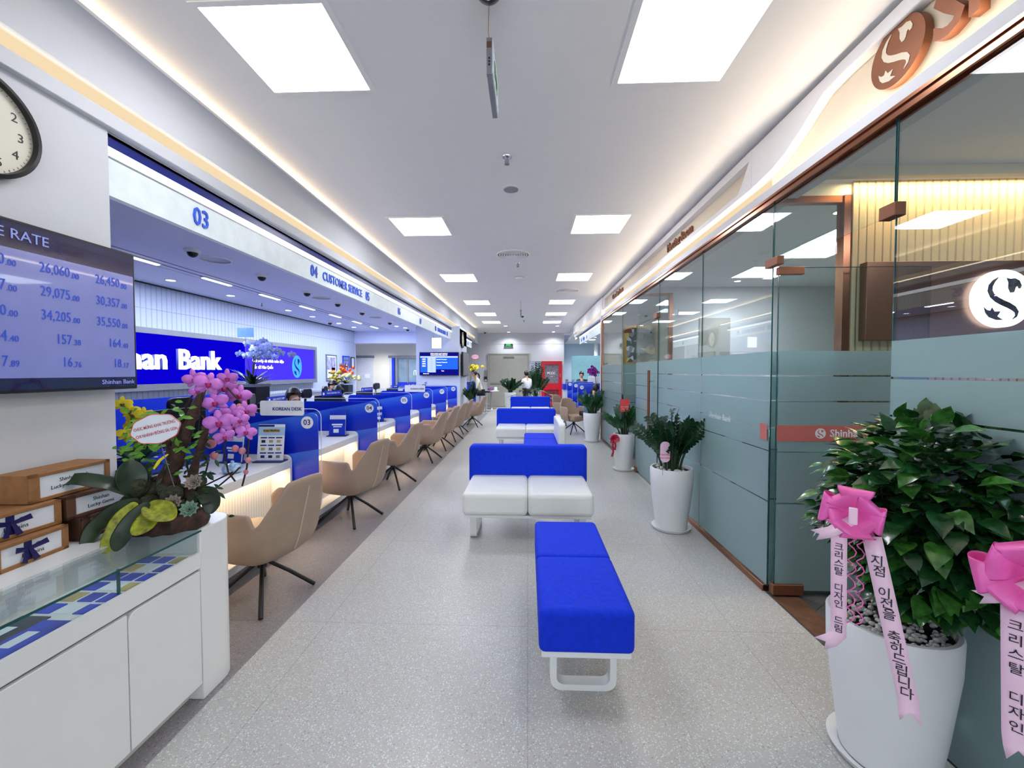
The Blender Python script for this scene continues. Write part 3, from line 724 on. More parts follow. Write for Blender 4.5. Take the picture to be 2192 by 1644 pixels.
# ================================================================== DISPLAY CABINET
cb = empty('display_cabinet', (0, 0, 0), 0, 'white display cabinet with a glass case top in the near left corner', 'cabinet')
X0, X1 = -2.095, -1.48
Y0 = .2
bx('carcass', 'white', X0, X1 - .02, Y0, 1.80, .08, .60, cb)
bx('plinth', 'white', X0, X1 - .07, Y0, 1.80, 0, .08, cb)
bx('front_rail', 'white', X1 - .30, X1, Y0, 1.80, .612, .662, cb, bevel=.002)
bx('rail_lip', 'white', X1 - .014, X1, Y0, 1.80, .66, .684, cb)
bx('groove', 'steel', X1 - .05, X1 - .015, Y0, 1.80, .60, .612, cb)
for a, b2 in ((.92, 1.453), (1.458, 1.795), (.36, .915)):
    dd = MB(); dd.prism(rrect(a, b2, .08, .60, .035, '0001' if a > 1 else '0000'), X1 - .02, X1, 'yz'); dd.build('door', 'white', cb, bevel=.002)
bx('back_top', 'white', X0, X1 - .24, Y0, 1.80, .60, .785, cb, bevel=.003)
# rounded end post
pr = [(X0, 1.80), (X1, 1.80), (X1, 1.93)] + [(X1 - .12 + .12 * math.cos(R(a)), 1.93 + .12 * math.sin(R(a))) for a in range(15, 91, 15)] + [(X0, 2.05)]
MBo = MB(); MBo.prism(pr, 0.0, .785, 'xy'); MBo.build('end_post', 'white', cb, smooth=50, bevel=.004)
bx('case_floor', 'white', X1 - .24, X1 - .0145, Y0, 1.80, .660, .675, cb)
bx('glass_top', 'glass', X1 - .25, X1 + .004, Y0, 1.80, .777, .787, cb)
bx('glass_front', 'glass', X1 - .023, X1 - .016, Y0, 1.799, .668, .777, cb)
bx('glass_edge', 'glassedge', X1 + .0045, X1 + .006, Y0, 1.80, .778, .786, cb)
bx('glass_edge', 'glassedge', X1 - .024, X1 - .015, 1.44, 1.446, .684, .777, cb)
# cards and leaflets in the case
random.seed(4)
M['cardblue'] = mat('card_blue', (26, 60, 200), .35, vary=.5, vscale=12); M['carddark'] = mat('card_dark', (26, 40, 60), .3, vary=.6, vscale=12)
M['cardgold'] = mat('card_gold', (190, 168, 110), .35, vary=.3)
k = 0
for i in range(6):
    for j in range(3):
        y = 1.33 + i * .075; x = X1 - .205 + j * .068
        m_ = ['cardblue', 'carddark', 'cardgold', 'paper', 'cardblue', 'navy'][(i * 2 + j * 3 + i * j) % 6]
        o = bx('bank_card', m_, x, x + .054, y, y + .058, .675, .678)
        tag(o, 'small sample card laid out in rows inside the glass case', 'card', 'sample cards in the glass case')
for i, (x, y, m_, lab) in enumerate(((X1 - .22, 1.12, 'carddark', 'dark leaflet lying flat in the glass case'), (X1 - .12, 1.10, 'cardblue', 'blue and white leaflet beside the dark one in the glass case'), (X1 - .22, .88, 'cardblue', 'blue leaflet nearest to us in the glass case, by the back'), (X1 - .11, .86, 'bluesolid', 'plain blue leaflet nearest to us in the glass case, by the front glass'))):
    o = bx('leaflet', m_, x, x + .10, y, y + .19, .675, .679); tag(o, lab, 'leaflet', 'leaflets in the glass case')
    bx('printed_panel', 'paper', x + .02, x + .06, y + .05, y + .13, .679, .6795, o)
# ================================================================== GIFT BOXES
def giftbox(y0, y1, z0, x0, x1, lines, lab, bow=False, dk=False, h=.098):
    r = empty('gift_box', (x1, (y0 + y1) / 2, z0), 0, lab, 'box', 'kraft gift boxes'); w_ = (y1 - y0) / 2; dz = x1 - x0
    km = 'kraftdk' if dk else 'kraft'
    r.rotation_euler = (0, 0, R(random.uniform(-3, 3)))
    MB().box(-dz, -.012, -w_, w_, 0, h).box(-.012, 0, -w_, w_, 0, .014).box(-.012, 0, -w_, w_, h - .014, h).box(-.012, 0, -w_, -w_ + .035, 0, h).box(-.012, 0, w_ - .022, w_, 0, h).build('carton', km, r, bevel=.002)
    bx('window_card', 'paper', -.0115, -.006, -w_ + .035, w_ - .022, .014, h - .014, r)
    for i, t in enumerate(lines):
        text('lettering', t, .022, (-.0055, .008, h * .62 - i * .026), '+x', 'ink', r, ext=.0003)
    if bow:
        MB().box(-.0055, -.003, -.022, .002, .012, h - .012).build('ribbon', 'ribbonnavy', r)
        mb = MB()
        for s in (-1, 1):
            mb.add([(-.003, -.01, h * .62), (.012, -.01 + s * .05, h * .8), (.015, -.01 + s * .055, h * .6), (-.002, -.01 + s * .01, h * .5)], [(0, 1, 2, 3)])
            mb.add([(-.002, -.01, h * .55), (.006, -.01 + s * .012, .006), (.008, -.01 + s * .03, .012), (0, -.01 + s * .012, h * .55)], [(0, 1, 2, 3)])
        mb.build('bow', 'ribbonnavy', r, solid=.002)
    return r
random.seed(2)
G = .785
giftbox(1.34, 1.60, G, -2.09, -1.86, ['Lucky Gem', 'Remains'], 'kraft gift box with navy ribbon, bottom row nearest the picture edge', True)
giftbox(1.66, 1.90, G, -2.09, -1.88, ['Shinhan Bank', 'Lucky Gems'], 'darker kraft gift box, bottom row beside the orchid leaves', False, True)
giftbox(1.30, 1.60, G + .1, -2.09, -1.90, ['Lucky Gem', 'Remains'], 'kraft gift box with navy bow, middle row on the left', True)
giftbox(1.62, 1.88, G + .1, -2.09, -1.89, ['Shinhan', 'Lucky Gems'], 'darker kraft gift box, middle row on the right', False, True)
giftbox(1.52, 1.84, G + .2, -2.08, -1.93, ['Shinhan Bank', 'Lucky Gem Remains'], 'kraft gift box lying on top of the stack', False, False, .112)
o = MB().box(-.10, .0, -.05, .05, 0, .16).build('paper_bag', 'paper'); o.location = (-1.95, 1.955, .785); tag(o, 'small white and navy paper bag behind the orchid, beside the boxes', 'bag')
MB().box(.0005, .002, -.05, -.01, 0, .16).build('navy_side', 'ribbonnavy', o)
o = bx('blue_folder', 'bluedk', -2.09, -1.97, 2.012, 2.03, .785, 1.0); tag(o, 'dark blue folder standing at the cabinet end behind the orchid', 'folder')
# ================================================================== SERVICE COUNTERS LEFT
def ydiv(k): return 3.445 + 1.38 * (k - 3)
def divider(num_, y, side=-1, korean=False, xe=-1.78, back=.95, lab=''):
    """blue acrylic divider plate across the counter; side -1: reaches to -x from its free edge xe"""
    r = empty('counter_divider', (xe, y, 0), 0, lab, 'divider', 'numbered blue dividers'); s = side
    def X(a): return s * a
    pts = rrect(0, back, .355, 1.150, .05, '1111')
    bp = MB(); bp.prism([(X(a), b_) for a, b_ in pts], -.006, .006, 'xz'); bp.build('blue_panel', 'bluefilm', r)
    o1 = rrect(-.022, back + .10, .325, 1.185, .07)
    cp = MB(); cp.prism([(X(a), b_) for a, b_ in o1], .0065, .0125, 'xz'); cp.build('clear_sheet', 'acrylic', r)
    rim = MB(); rim.tube([(X(a), .0095, b_) for a, b_ in o1 + [o1[0]]], .0035, 5); rim.build('sheet_edge', 'acryledge', r)
    MB().lathe([(.052, 0), (.052, .003)], 32, mtx=Matrix.Translation((X(.09), -.006, 1.07)) @ Matrix.Rotation(R(90), 4, 'X')).build('number_disc', 'whiteink', r)
    text('number', '%02d' % num_, .066, (X(.09), -.0095, 1.07), '-y', 'navy', r, ext=.0005, bold=.0008)
    if korean:
        mb = MB(); mb.prism([(X(a), b_) for a, b_ in rrect(.115, .49, 1.13, 1.255, .015)], -.018, -.006, 'xz'); mb.build('sign_plate', 'whiteink', r)
        text('lettering', 'KOREAN DESK', .038, (X(.255), -.0195, 1.185), '-y', 'navy', r, ext=.0005, bold=.0008)
    return r
M['flutedcnt'] = fluted('fluted_counter_front', (226, 224, 218), .03, 1, .35)
def desk(y0, y1, x=-2.0, s=-1, lab='', grp='white service counters'):
    r = empty('service_counter', (x, y0, 0), 0, lab, 'counter', grp); L = y1 - y0
    def b2(name, m, a0, a1, *q, **k):
        a, b_ = sorted((s * a0, s * a1)); return bx(name, m, a, b_, *q, parent=r, **k)
    b2('top', 'white', 0, .72, 0, L - .03, .69, .757, bevel=.004)
    mb = MB(); pts = rrect(0, .70, .06, .80, .05, '0001'); mb.prism([(s * a, z) for a, z in pts], L - .035, L - .006, 'xz'); mb.build('end_panel', 'white', r, bevel=.003)
    b2('front', 'flutedcnt', .16, .19, .0, L - .036, .16, .69)
    b2('foot_ledge', 'white', .02, .19, .0, L - .036, .10, .16, bevel=.004)
    b2('plinth', 'steel', .10, .60, .0, L - .036, 0, .10)
    b2('modesty_back', 'bluesolid', .70, .72, 0, L - .03, .757, .93)
    return r
words = {2: 'first', 3: 'second', 4: 'third', 5: 'fourth', 6: 'fifth', 7: 'sixth', 8: 'seventh'}
for k in range(3, 9):
    y = ydiv(k)
    divider(k, y, korean=k in (3, 6), lab='blue counter divider carrying the number %02d%s' % (k, ' under a Korean Desk plate' if k in (3, 6) else ''))
    desk((y - 1.35) if k > 3 else y - 1.33, y - .01, lab='white service counter in front of the divider numbered %02d' % k)
desk(ydiv(8) + .02, 11.40, lab='white service counter just before the screen column')
divider(10, 14.15, xe=-1.78, back=.5, lab='blue counter divider beyond the screen column, left side')
desk(12.8, 14.14, lab='white counter beyond the screen column on the left')
# right hand counters
for k, y in ((12, 11.5), (13, 12.93), (14, 14.32)):
    divider(k, y, side=1, xe=1.36 if k == 14 else 1.40, back=.9, lab='blue counter divider carrying the number %d on the right' % k)
for i, (a, b2_) in enumerate(((10.1, 11.48), (11.52, 12.91), (12.95, 14.3))):
    desk(a, b2_, 1.62, 1, 'white service counter on the right before the divider numbered %d' % (12 + i), 'white service counters on the right')
r = empty('reception_return', (0, 15.35, 0), 0, 'blue topped reception counter at the far right end', 'counter')
bx('base', 'wallcool', 1.35, 3.0, 0, .5, 0, .84, r); bx('blue_top', 'bluesolid', 1.30, 3.2, -.04, .55, .84, 1.06, r, bevel=.01)
M['posterpale'] = mat('poster_pale_blue', (168, 200, 232), .5)
# acrylic holders and leaflets on the counters
def leaflet_rack(x, y, z, rz, lab, style, w=.21, h=.30):
    r = empty('leaflet_holder', (x, y, z + .003), R(rz), lab, 'leaflet holder', 'leaflet holders on the counters')
    t = Matrix.Rotation(R(-8), 4, 'X')
    MB().box(-w / 2, w / 2, .004, .008, .005, h, t).build('clear_back', 'acrylic', r)
    MB().box(-w / 2 - .01, w / 2 + .01, -.05, .07, 0, .006).build('foot', 'navy', r)
    if style == 'poster':
        MB().box(-w / 2, w / 2, 0, .003, .008, h, t).build('poster', 'paper', r)
        MB().box(-w / 2, w * .1, -.001, 0, h - .02, h - .004, t).build('poster_header', 'navy', r)
        mb = MB(); mb.box(-w * .3, w * .3, -.001, 0, h * .78, h * .87, t).build('title_plate', 'cardgold', r)
        a = Euler((R(82), 0, 0))
        ti = text('title', 'KHAI TRƯƠNG', .020, (0, 0, 0), '-y', 'ink', r, ext=.0004, ang=(R(82), 0, 0), bold=.0006)
        ti.location = t @ Vector((0, -.0018, h * .825))
        random.seed(7)
        for i in range(3):
            for j in range(3):
                xx = -w * .4 + j * w * .29; zz = h * .62 - i * h * .205
                MB().box(xx, xx + w * .24, -.001, 0, zz, zz + .010, t).build('caption_bar', 'navy', r)
                MB().box(xx + .008, xx + w * .22 - .008, -.001, 0, zz - .036, zz - .014, t).build('picture_tile', ('carddark', 'cardgold', 'cardgold', 'cardgold', 'steel', 'cardgold', 'navy', 'carddark', 'steel')[i * 3 + j], r)
        MB().box(-w / 2, w / 2, -.0008, 0, h * .70, h * .92, t).build('pale_blue_banner', 'posterpale', r)
    else:
        for i in range(3):
            MB().box(-w / 2 + .01, w / 2 - .01, -.012 * i, -.012 * i + .004, .008, h * (.95 - .16 * i), t).build('leaflet', ['cardblue', 'paper', 'bluesolid'][i], r)
        MB().box(-w * .3, w * .3, -.026, -.025, h * .40, h * .46, t).box(-w * .22, w * .26, -.026, -.025, h * .33, h * .37, t).box(-w * .2, w * .1, -.026, -.025, h * .12, h * .26, t).build('print', 'whiteink', r)
    return r
leaflet_rack(-2.13, 3.33, .757, 4, 'opening offer poster stand before the divider numbered 03', 'poster', .215, .305)
leaflet_rack(-2.40, 3.28, .757, -12, 'blue leaflet holder behind the pink orchid flowers', 'rack', .20, .27)
leaflet_rack(-2.20, 4.70, .757, 6, 'leaflet holder at the counter before the number 04', 'rack', .20, .30)
leaflet_rack(-2.22, 6.08, .757, 60, 'leaflet holder at the counter before the number 05', 'rack', .18, .28)
leaflet_rack(-2.24, 8.84, .757, 20, 'leaflet holder at the counter before the number 07', 'rack', .18, .26)
r = empty('sweet_bowl', (-2.17, 2.95, .757), 0, 'low blue and white porcelain bowl on the nearest counter', 'bowl')
M['porcelain'] = mat('blue_white_porcelain', (150, 180, 226), .2, vary=.6, vscale=34)
MB().lathe([(.03, 0), (.062, .012), (.07, .035), (.06, .055), (.055, .052), (.062, .033), (.03, .008)], 28).build('bowl', 'porcelain', r, smooth=50)
MB().lathe([(.061, .054), (.05, .066), (.012, .075), (.012, .088), (.003, .092)], 24).build('lid', 'glassedge' if 0 else 'porcelain', r, smooth=50)
# monitors with name bars
nm = ['', 'HOA NGOC DIEP', 'TRAN HUYNH THI', 'NGUYEN THI BAO', 'LE THI MAI', 'PHAM MINH', 'DO THI HOA']
for i in range(7):
    y = 3.18 + 1.29 * i
    r = empty('monitor', (-2.80 + (.06 if i > 3 else 0), y, .757), R(90 + (-10, 5, -14, -6, -4, -8, 6)[i]), 'black desktop monitor with blue name bar behind the counter, %s' % ('nearest the entrance', 'behind the number 04', 'before the number 05', 'before the number 06', 'before the number 07', 'before the number 08', 'by the screen column')[i], 'monitor', 'teller monitors')
    bx('screen_back', 'black', -.27, .27, 0, .03, .10, .42, r, bevel=.008); bx('stand', 'black', -.03, .03, .0, .04, .0, .14, r); bx('foot', 'black', -.10, .10, -.08, .10, 0, .01, r)
    if nm[i]:
        bx('name_bar', 'bluesolid', -.20, .20, -.035, -.028, .405, .475, r, bevel=.004)
        text('name_lettering', nm[i], .032, (.03, -.0365, .442), '-y', 'whiteink', r)
        MB().lathe([(.018, 0), (.018, .002)], 16, mtx=Matrix.Translation((-.165, -.036, .44)) @ Matrix.Rotation(R(90), 4, 'X')).build('badge', 'whiteink', r)
    else:
        bx('name_bar', 'black', -.25, .25, -.02, .0, .42, .45, r)
# teller desks inside and office chairs
for i in range(6):
    y = 2.9 + 1.38 * i
    r = empty('office_chair', ((-3.55, -3.55, -3.28, -3.42, -3.72, -3.55)[i], (3.35, 4.35, 5.22, 6.75, 8.02, 10.25)[i], 0), R(90 + (15, -10, 20, 0, 12, -8)[i]), 'black high backed office chair behind the counter, %s from the entrance' % on[i], 'office chair', 'teller office chairs')
    bx('seat', 'black', -.24, .24, -.24, .24, .44, .50, r, bevel=.02)
    MB().prism(rrect(-.22, .22, .52, .98, .08), .22, .27, 'xz').build('backrest', 'black', r, bevel=.01)
    MB().prism(rrect(-.14, .14, 1.06, 1.22, .06), .23, .28, 'xz').build('headrest', 'black', r, bevel=.01)
    MB().tube([(0, 0, .06), (0, 0, .44)], .025, 8).tube([(0, .26, .5), (0, .29, .8), (0, .27, 1.15)], .02, 8).build('post', 'blackmetal', r)
    mb = MB()
    for q in range(5):
        a = R(72 * q); mb.tube([(0, 0, .09), (.30 * math.cos(a), .30 * math.sin(a), .05)], .018, 6)
    mb.build('star_base', 'blackmetal', r)
r = empty('back_office_desk', (-4.35, 6, 0), 0, 'long white low cabinet with blue screen in front of the fluted wall', 'cabinet')
bx('body', 'white', -.95, -.50, -2.2, 4.0, 0, 1.02, r); bx('top', 'steel', -.97, -.48, -2.2, 4.0, 1.02, 1.04, r)
bx('blue_screen', 'bluesolid', -.47, -.44, -3.2, 1.2, .6, 1.16, r)
# ================================================================== CHAIRS
def visitor_chair(loc, rz, lab, grp, first=[None]):
    if first[0] is not None:
        r = copy_tree(first[0]); r.location = (*loc, 0); r.rotation_euler = (0, 0, rz); tag(r, lab, 'chair', grp); return r
    r = empty('visitor_chair', (*loc, 0), rz, lab, 'chair', grp)
    # local: back towards +x, sitter faces -x.  phi measured from +x
    rows = []; N = 88
    for i in range(N + 1):
        ph = R(-126 + 252 * i / N); a = abs(math.degrees(ph))
        if a < 30: top = .848 - .00002 * a * a
        elif a < 50: top = .83 - (a - 30) / 20 * .255
        elif a < 53: top = .572
        elif a < 60: top = .572 + .083 * math.sin((a - 53) / 7 * math.pi / 2)
        elif a < 116: top = .655
        else: top = .655 - (a - 116) / 10 * .05
        rowp = []
        for j in range(9):
            t = j / 8; z = .315 + (top - .315) * t
            h = (z - .315)
            ex = 1 / (abs(math.cos(ph)) ** 3.2 + abs(math.sin(ph)) ** 3.2) ** (1 / 3.2)
            rad = .185 + .085 * min(1, (max(h, 0) / .13)) ** .5
            lean = max(0, math.cos(ph)) * max(0, z - .44) * .26
            sidew = 1.05 if a > 40 else 1.0
            narrow = 1 - max(0, z - .56) * .25
            fl = 1.0
            rowp.append(Vector((ex * rad * math.cos(ph) * 1.05 + lean, ex * rad * math.sin(ph) * sidew * narrow * fl, z)))
        rows.append(rowp)
    sh = MB().grid(rows); sh.build('shell', 'beige', r, smooth=180, solid=.035, sub=1)
    MB().lathe([(.05, .296), (.16, .298), (.205, .315), (.20, .34)], 28, sx=1.0, sy=1.0).build('underpan', 'beige', r, smooth=60)
    mb = MB(); mb.prism(rrect(-.28, .18, -.21, .21, .09), .335, .455, 'xy'); mb.build('seat', 'beige', r, bevel=.03, seg=3)
    pts = []
    for j in range(9):
        z = .36 + .42 * j / 8; h = z - .315
        pts.append(((.185 + .085 * min(1, h / .13) ** .5) * 1.05 + max(0, z - .44) * .26 + .019, 0, z))
    MB().tube(pts, .0035, 6).build('back_seam', 'seam', r)
    MB().lathe([(.035, .235), (.035, .30)], 16).lathe([(.028, .205), (.028, .235)], 16).build('hub', 'blackmetal', r, smooth=40)
    for k in range(4):
        a = R(45 + 90 * k); c, s_ = math.cos(a), math.sin(a)
        MB().tube([(.02 * c, .02 * s_, .245), (.16 * c, .16 * s_, .14), (.31 * c, .31 * s_, .012)], [.012, .013, .014], 8).build('leg', 'blackmetal', r, smooth=50)
    first[0] = r
    return r
lefts = [(-1.765, 2.66, -14), (-1.79, 4.10, -16), (-1.78, 5.38, -12), (-1.74, 6.92, -8), (-1.72, 7.98, -10), (-1.70, 8.98, -12), (-1.72, 10.0, -6), (-1.52, 11.3, -10)]
lab_l = ['nearest, half hidden by the display cabinet', 'second from the entrance, before the number 04', 'third from the entrance, before the number 05', 'before the number 06', 'before the number 07', 'before the number 08', 'just past the number 08', 'farthest, beside the potted plant at the column']
for (x, y, a), t in zip(lefts, lab_l):
    visitor_chair((x, y), R(a), 'beige swivel visitor chair on the left, ' + t, 'beige visitor chairs on the left')
visitor_chair((1.12, 10.15), R(180 - 65), 'beige swivel visitor chair right of the aisle, beside the far white pot', 'beige visitor chairs on the right')
visitor_chair((1.05, 11.7), R(180 - 45), 'beige swivel visitor chair right of the aisle, the farther one', 'beige visitor chairs on the right')
# ================================================================== SOFAS AND BENCHES
def loopleg(par, y, x0, x1, axis='x', z1=.225):
    """flat steel loop under the seat"""
    pts = rrect(x0, x1, 0, z1 + .01, .05, '1100'); inn = rrect(x0 + .03, x1 - .03, .028, z1 + .01, .035, '1100')
    mb = MB(); n_ = len(pts)
    # ring: outer minus inner as quads
    def P(p, d): return (p[0], d, p[1]) if axis == 'x' else (d, p[0], p[1])
    vs = [P(p, y) for p in pts] + [P(p, y) for p in inn] + [P(p, y + .06) for p in pts] + [P(p, y + .06) for p in inn]
    fs = []
    # start from top-right going round: skip the open top edge (between last two corner points)
    order = list(range(n_))
    for i in range(n_):
        j = (i + 1) % n_
        if pts[i][1] > z1 and pts[j][1] > z1: continue
        fs += [(i, j, n_ + j, n_ + i), (2 * n_ + i, 3 * n_ + i, 3 * n_ + j, 2 * n_ + j), (i, 2 * n_ + i, 2 * n_ + j, j), (n_ + i, n_ + j, 3 * n_ + j, 3 * n_ + i)]
    mb.add(vs, fs)
    return mb.build('leg', 'white', par)
def cushion(name, m, par, x0, x1, y0, y1, z0, z1, bev=.035):
    o = MB().box(x0, x1, y0, y1, z0, z1).build(name, m, par, bevel=bev, seg=4); return o
b1 = empty('bench', (.262, 1.80, 0), 0, 'long blue upholstered bench nearest to us, end on', 'bench', 'blue benches')
cushion('seat_cushion', 'blue', b1, -.212, .212, 0, .555, .252, .45, .028); cushion('seat_cushion', 'blue', b1, -.212, .212, .552, 1.11, .252, .45, .028)
bx('frame_plate', 'white', -.20, .20, .02, 1.09, .225, .252, b1, bevel=.003)
loopleg(b1, .12, -.155, .155); loopleg(b1, .93, -.155, .155)
def sofa(x, y, lab):
    r = empty('sofa', (x, y, 0), 0, lab, 'sofa', 'white seated sofas with blue backs')
    cushion('seat_cushion', 'leather', r, -.572, -.001, 0, .74, .25, .45, .04); cushion('seat_cushion', 'leather', r, .001, .572, 0, .74, .25, .45, .04)
    mb = MB(); mb.prism(rrect(-.60, .60, .37, .752, .045, '0011'), .645, .79, 'xz'); mb.build('backrest', 'blue', r, bevel=.03, seg=3)
    bx('frame_plate', 'white', -.55, .55, .03, .72, .225, .25, r, bevel=.003)
    for xx in (-.52, .46):
        loopleg(r, xx, .14, .60, axis='y')
    return r
sofa(.0, 3.54, 'white two seat sofa with a blue back, nearest to us behind the blue bench')
sofa(-.035, 7.74, 'white two seat sofa with a blue back, the middle one')
sofa(.075, 11.86, 'white two seat sofa with a blue back, farthest by the plants')
r = empty('sofa', (.20, 6.52, 0), 0, 'blue seated bench with a white side back, behind the nearest sofa', 'sofa')
cushion('seat_cushion', 'blue', r, -.26, .25, -.55, .0, .25, .45, .03); cushion('seat_cushion', 'blue', r, -.26, .25, .0, .62, .25, .45, .03)
mb = MB(); mb.prism(rrect(-.56, .62, .26, .752, .05, '0011'), .245, .345, 'yz'); mb.build('backrest', 'leather', r, bevel=.02, seg=3)
bx('frame_plate', 'white', -.23, .23, -.53, .60, .225, .25, r)
loopleg(r, -.45, -.19, .19); loopleg(r, .45, -.19, .19)
# ================================================================== EMBLEM
SW = [(-.2, .74, .02), (-.36, .60, .11), (-.46, .44, .16), (-.48, .27, .18), (-.40, .10, .19), (-.24, -.04, .20), (-.04, -.15, .20), (.16, -.24, .20), (.34, -.35, .19), (.44, -.48, .15), (.42, -.62, .09), (.30, -.73, .02)]
def emblem(name, r, loc, rot, mdisc, mmark, thick, par=None, mirror=False):
    e = MB().lathe([(r, 0), (r, thick)], 56).build(name, mdisc, par, smooth=40); e.location = loc; e.rotation_euler = rot
    L = []; Rr = []
    for i, (x, y, wd) in enumerate(SW):
        a = Vector(SW[min(i + 1, len(SW) - 1)][:2]) - Vector(SW[max(i - 1, 0)][:2]); nrm = Vector((-a.y, a.x)).normalized() * wd * .5
        L.append(((x + nrm.x) * r, (y + nrm.y) * r)); Rr.append(((x - nrm.x) * r, (y - nrm.y) * r))
    mb = MB(); vs = [(a, b2, thick + .0015) for a, b2 in L] + [(a, b2, thick + .0015) for a, b2 in Rr]; n_ = len(L)
    mb.add(vs, [(i, i + 1, n_ + i + 1, n_ + i) for i in range(n_ - 1)])
    bird = [(.05, .72), (.2, .68), (.35, .7), (.5, .62), (.58, .45), (.55, .35), (.47, .33), (.43, .42), (.38, .38), (.35, .25), (.3, .18), (.2, .18), (.12, .35), (.12, .55)]
    leaf = [(-.68, -.28), (-.55, -.40), (-.45, -.42), (-.39, -.30), (-.30, -.45), (-.1, -.45), (-.2, -.62), (0, -.75), (-.25, -.75), (-.5, -.65), (-.62, -.5)]
    for pl in (bird, leaf):
        mb.add([(a * r, b2 * r, thick + .0015) for a, b2 in pl], [tuple(range(len(pl)))])
    mb.build('emblem_mark', mmark, e, fix=False)
    return e
# lit sign wall of the counters
r = empty('lightbox_sign', (-5.40, 0, 0), 0, 'wide dark blue illuminated wall sign with white raised bank lettering', 'sign')
mb = MB().box(0, .10, 3.0, 10.25, 2.04, 2.12).box(0, .10, 3.0, 10.25, 1.235, 1.325).box(0, .10, 10.17, 10.25, 1.325, 2.04)
mb.build('frame', 'steel', r)
M['lbdark'] = emis('lightbox_dark_blue', (6, 0, 176), 1.0); M['lbled'] = emis('led_wall_violet', (64, 48, 250), 1.0)
bx('blue_face', 'lbdark', 0, .05, 3.0, 7.66, 1.325, 2.04, r)
M['letterlit'] = emis('lit_letter', (250, 252, 255), 2.2); M['letterside'] = mat('letter_side', (130, 140, 220), .4)
t = text('raised_lettering', 'Bank', .44, (.10, 6.53, 1.675), '+x', 'letterlit', r, ext=.012, bold=.006, sx=1.0)
text('letter_returns', 'Bank', .44, (.068, 6.53, 1.675), '+x', 'letterside', r, ext=.018, bold=.006, sx=1.0)
text('raised_lettering', 'Shinhan', .44, (.10, 5.92, 1.675), '+x', 'letterlit', r, ext=.012, bold=.006, sx=1.0, align='RIGHT')
text('letter_returns', 'Shinhan', .44, (.068, 5.92, 1.675), '+x', 'letterside', r, ext=.018, bold=.006, sx=1.0, align='RIGHT')
r = empty('led_screen', (-5.35, 0, 0), 0, 'bright violet blue LED screen beside the bank lettering', 'screen')
bx('display', 'lbled', -.03, .005, 7.66, 10.17, 1.325, 2.04, r)
for i, s_ in enumerate(('Giải pháp tài chính toàn diện', 'đến từ Hàn Quốc')): text('caption', s_, .088, (.007, 7.86, 1.72 - i * .13), '+x', 'letterlit', r, align='LEFT', bold=.001)
M['skyblue'] = emis('screen_sky_blue', (70, 160, 240), 1.0)
M['screenwhite'] = emis('screen_white', (215, 225, 250), 1.0); M['screennavy'] = emis('screen_navy', (30, 50, 170), .8)
e = emblem('egg_emblem', .20, (.006, 9.42, 1.62), FACE['+x'], 'skyblue', 'screennavy', .002, r); e.scale = (1, 1.3, 1)
MB().box(.006, .008, 7.80, 7.96, 1.90, 2.03).build('corner_logo', 'screenwhite', r); text('caption', 'Shinhan Bank', .045, (.007, 7.95, 1.37), '+x', 'letterlit', r, align='LEFT')
# posters on the teller wall
def poster(y0, y1, z0, z1, fr, face, lab, nm='poster', patches=()):
    r = empty(nm, (-5.40, y0, z0), 0, lab, 'poster' if nm == 'poster' else 'certificate'); L = y1 - y0; H = z1 - z0
    MB().box(0, .025, 0, L, 0, .03).box(0, .025, 0, L, H - .03, H).box(0, .025, 0, .03, .03, H - .03).box(0, .025, L - .03, L, .03, H - .03).build('frame', fr, r)
    bx('print', face, 0, .015, .03, L - .03, .03, H - .03, r)
    for i, (a, b2, c, d, m_) in enumerate(patches): bx('printed_patch', m_, .015, .017, a * L, b2 * L, c * H, d * H, r)
M['posterblue'] = mat('poster_blue', (110, 150, 220), .4, vary=.2, vscale=3); M['multi'] = mat('poster_picture', (170, 170, 196), .4, vary=.6, vscale=8)
poster(10.9, 11.5, 1.26, 1.97, 'steel', 'paper', 'framed colourful poster left of the flower arrangement on the teller wall', patches=((.08, .9, .42, .9, 'multi'), (.5, .85, .38, .5, 'red'), (.2, .5, .28, .33, 'ink'), (.06, .94, .06, .1, 'navy')))
poster(11.9, 12.35, 1.30, 1.97, 'bluesolid', 'posterblue', 'framed pale blue poster behind the flower arrangement', patches=((.15, .85, .45, .62, 'whiteink'), (.15, .85, .78, .84, 'kraft'), (.2, .8, .5, .56, 'red')))
poster(12.45, 12.72, 1.62, 1.95, 'black', 'paper', 'small black framed certificate by the corner', 'certificate')
# queue screens on the far column
r = empty('queue_screen', (-2.44, 11.33, 1.72), 0, 'blue queue number screen facing us on the far column', 'screen')
M['qblue'] = emis('queue_blue', (34, 92, 235), 1.0); M['qnavy'] = emis('queue_navy', (14, 14, 120), .9); M['qpale'] = emis('queue_pale', (170, 190, 240), 1.0)
bx('bezel', 'black', -.545, .545, 0, .05, -.32, .32, r, bevel=.004)
bx('display', 'qnavy', -.53, .53, -.003, 0, -.305, .305, r)
bx('table_column', 'qblue', -.52, -.32, -.005, -.003, -.235, .16, r); bx('table_column', 'qpale', -.32, -.09, -.005, -.003, -.235, .21, r); bx('table_column', 'qblue', -.09, .52, -.005, -.003, -.15, .16, r); bx('table_header', 'qpale', -.52, .52, -.006, -.004, .165, .21, r)
text('caption', 'KÍNH CHÀO QUÝ KHÁCH', .04, (0, -.007, .275), '-y', 'letterlit', r); text('caption', 'SHINHAN BANK WELCOMES YOU', .03, (0, -.007, .235), '-y', 'letterlit', r)
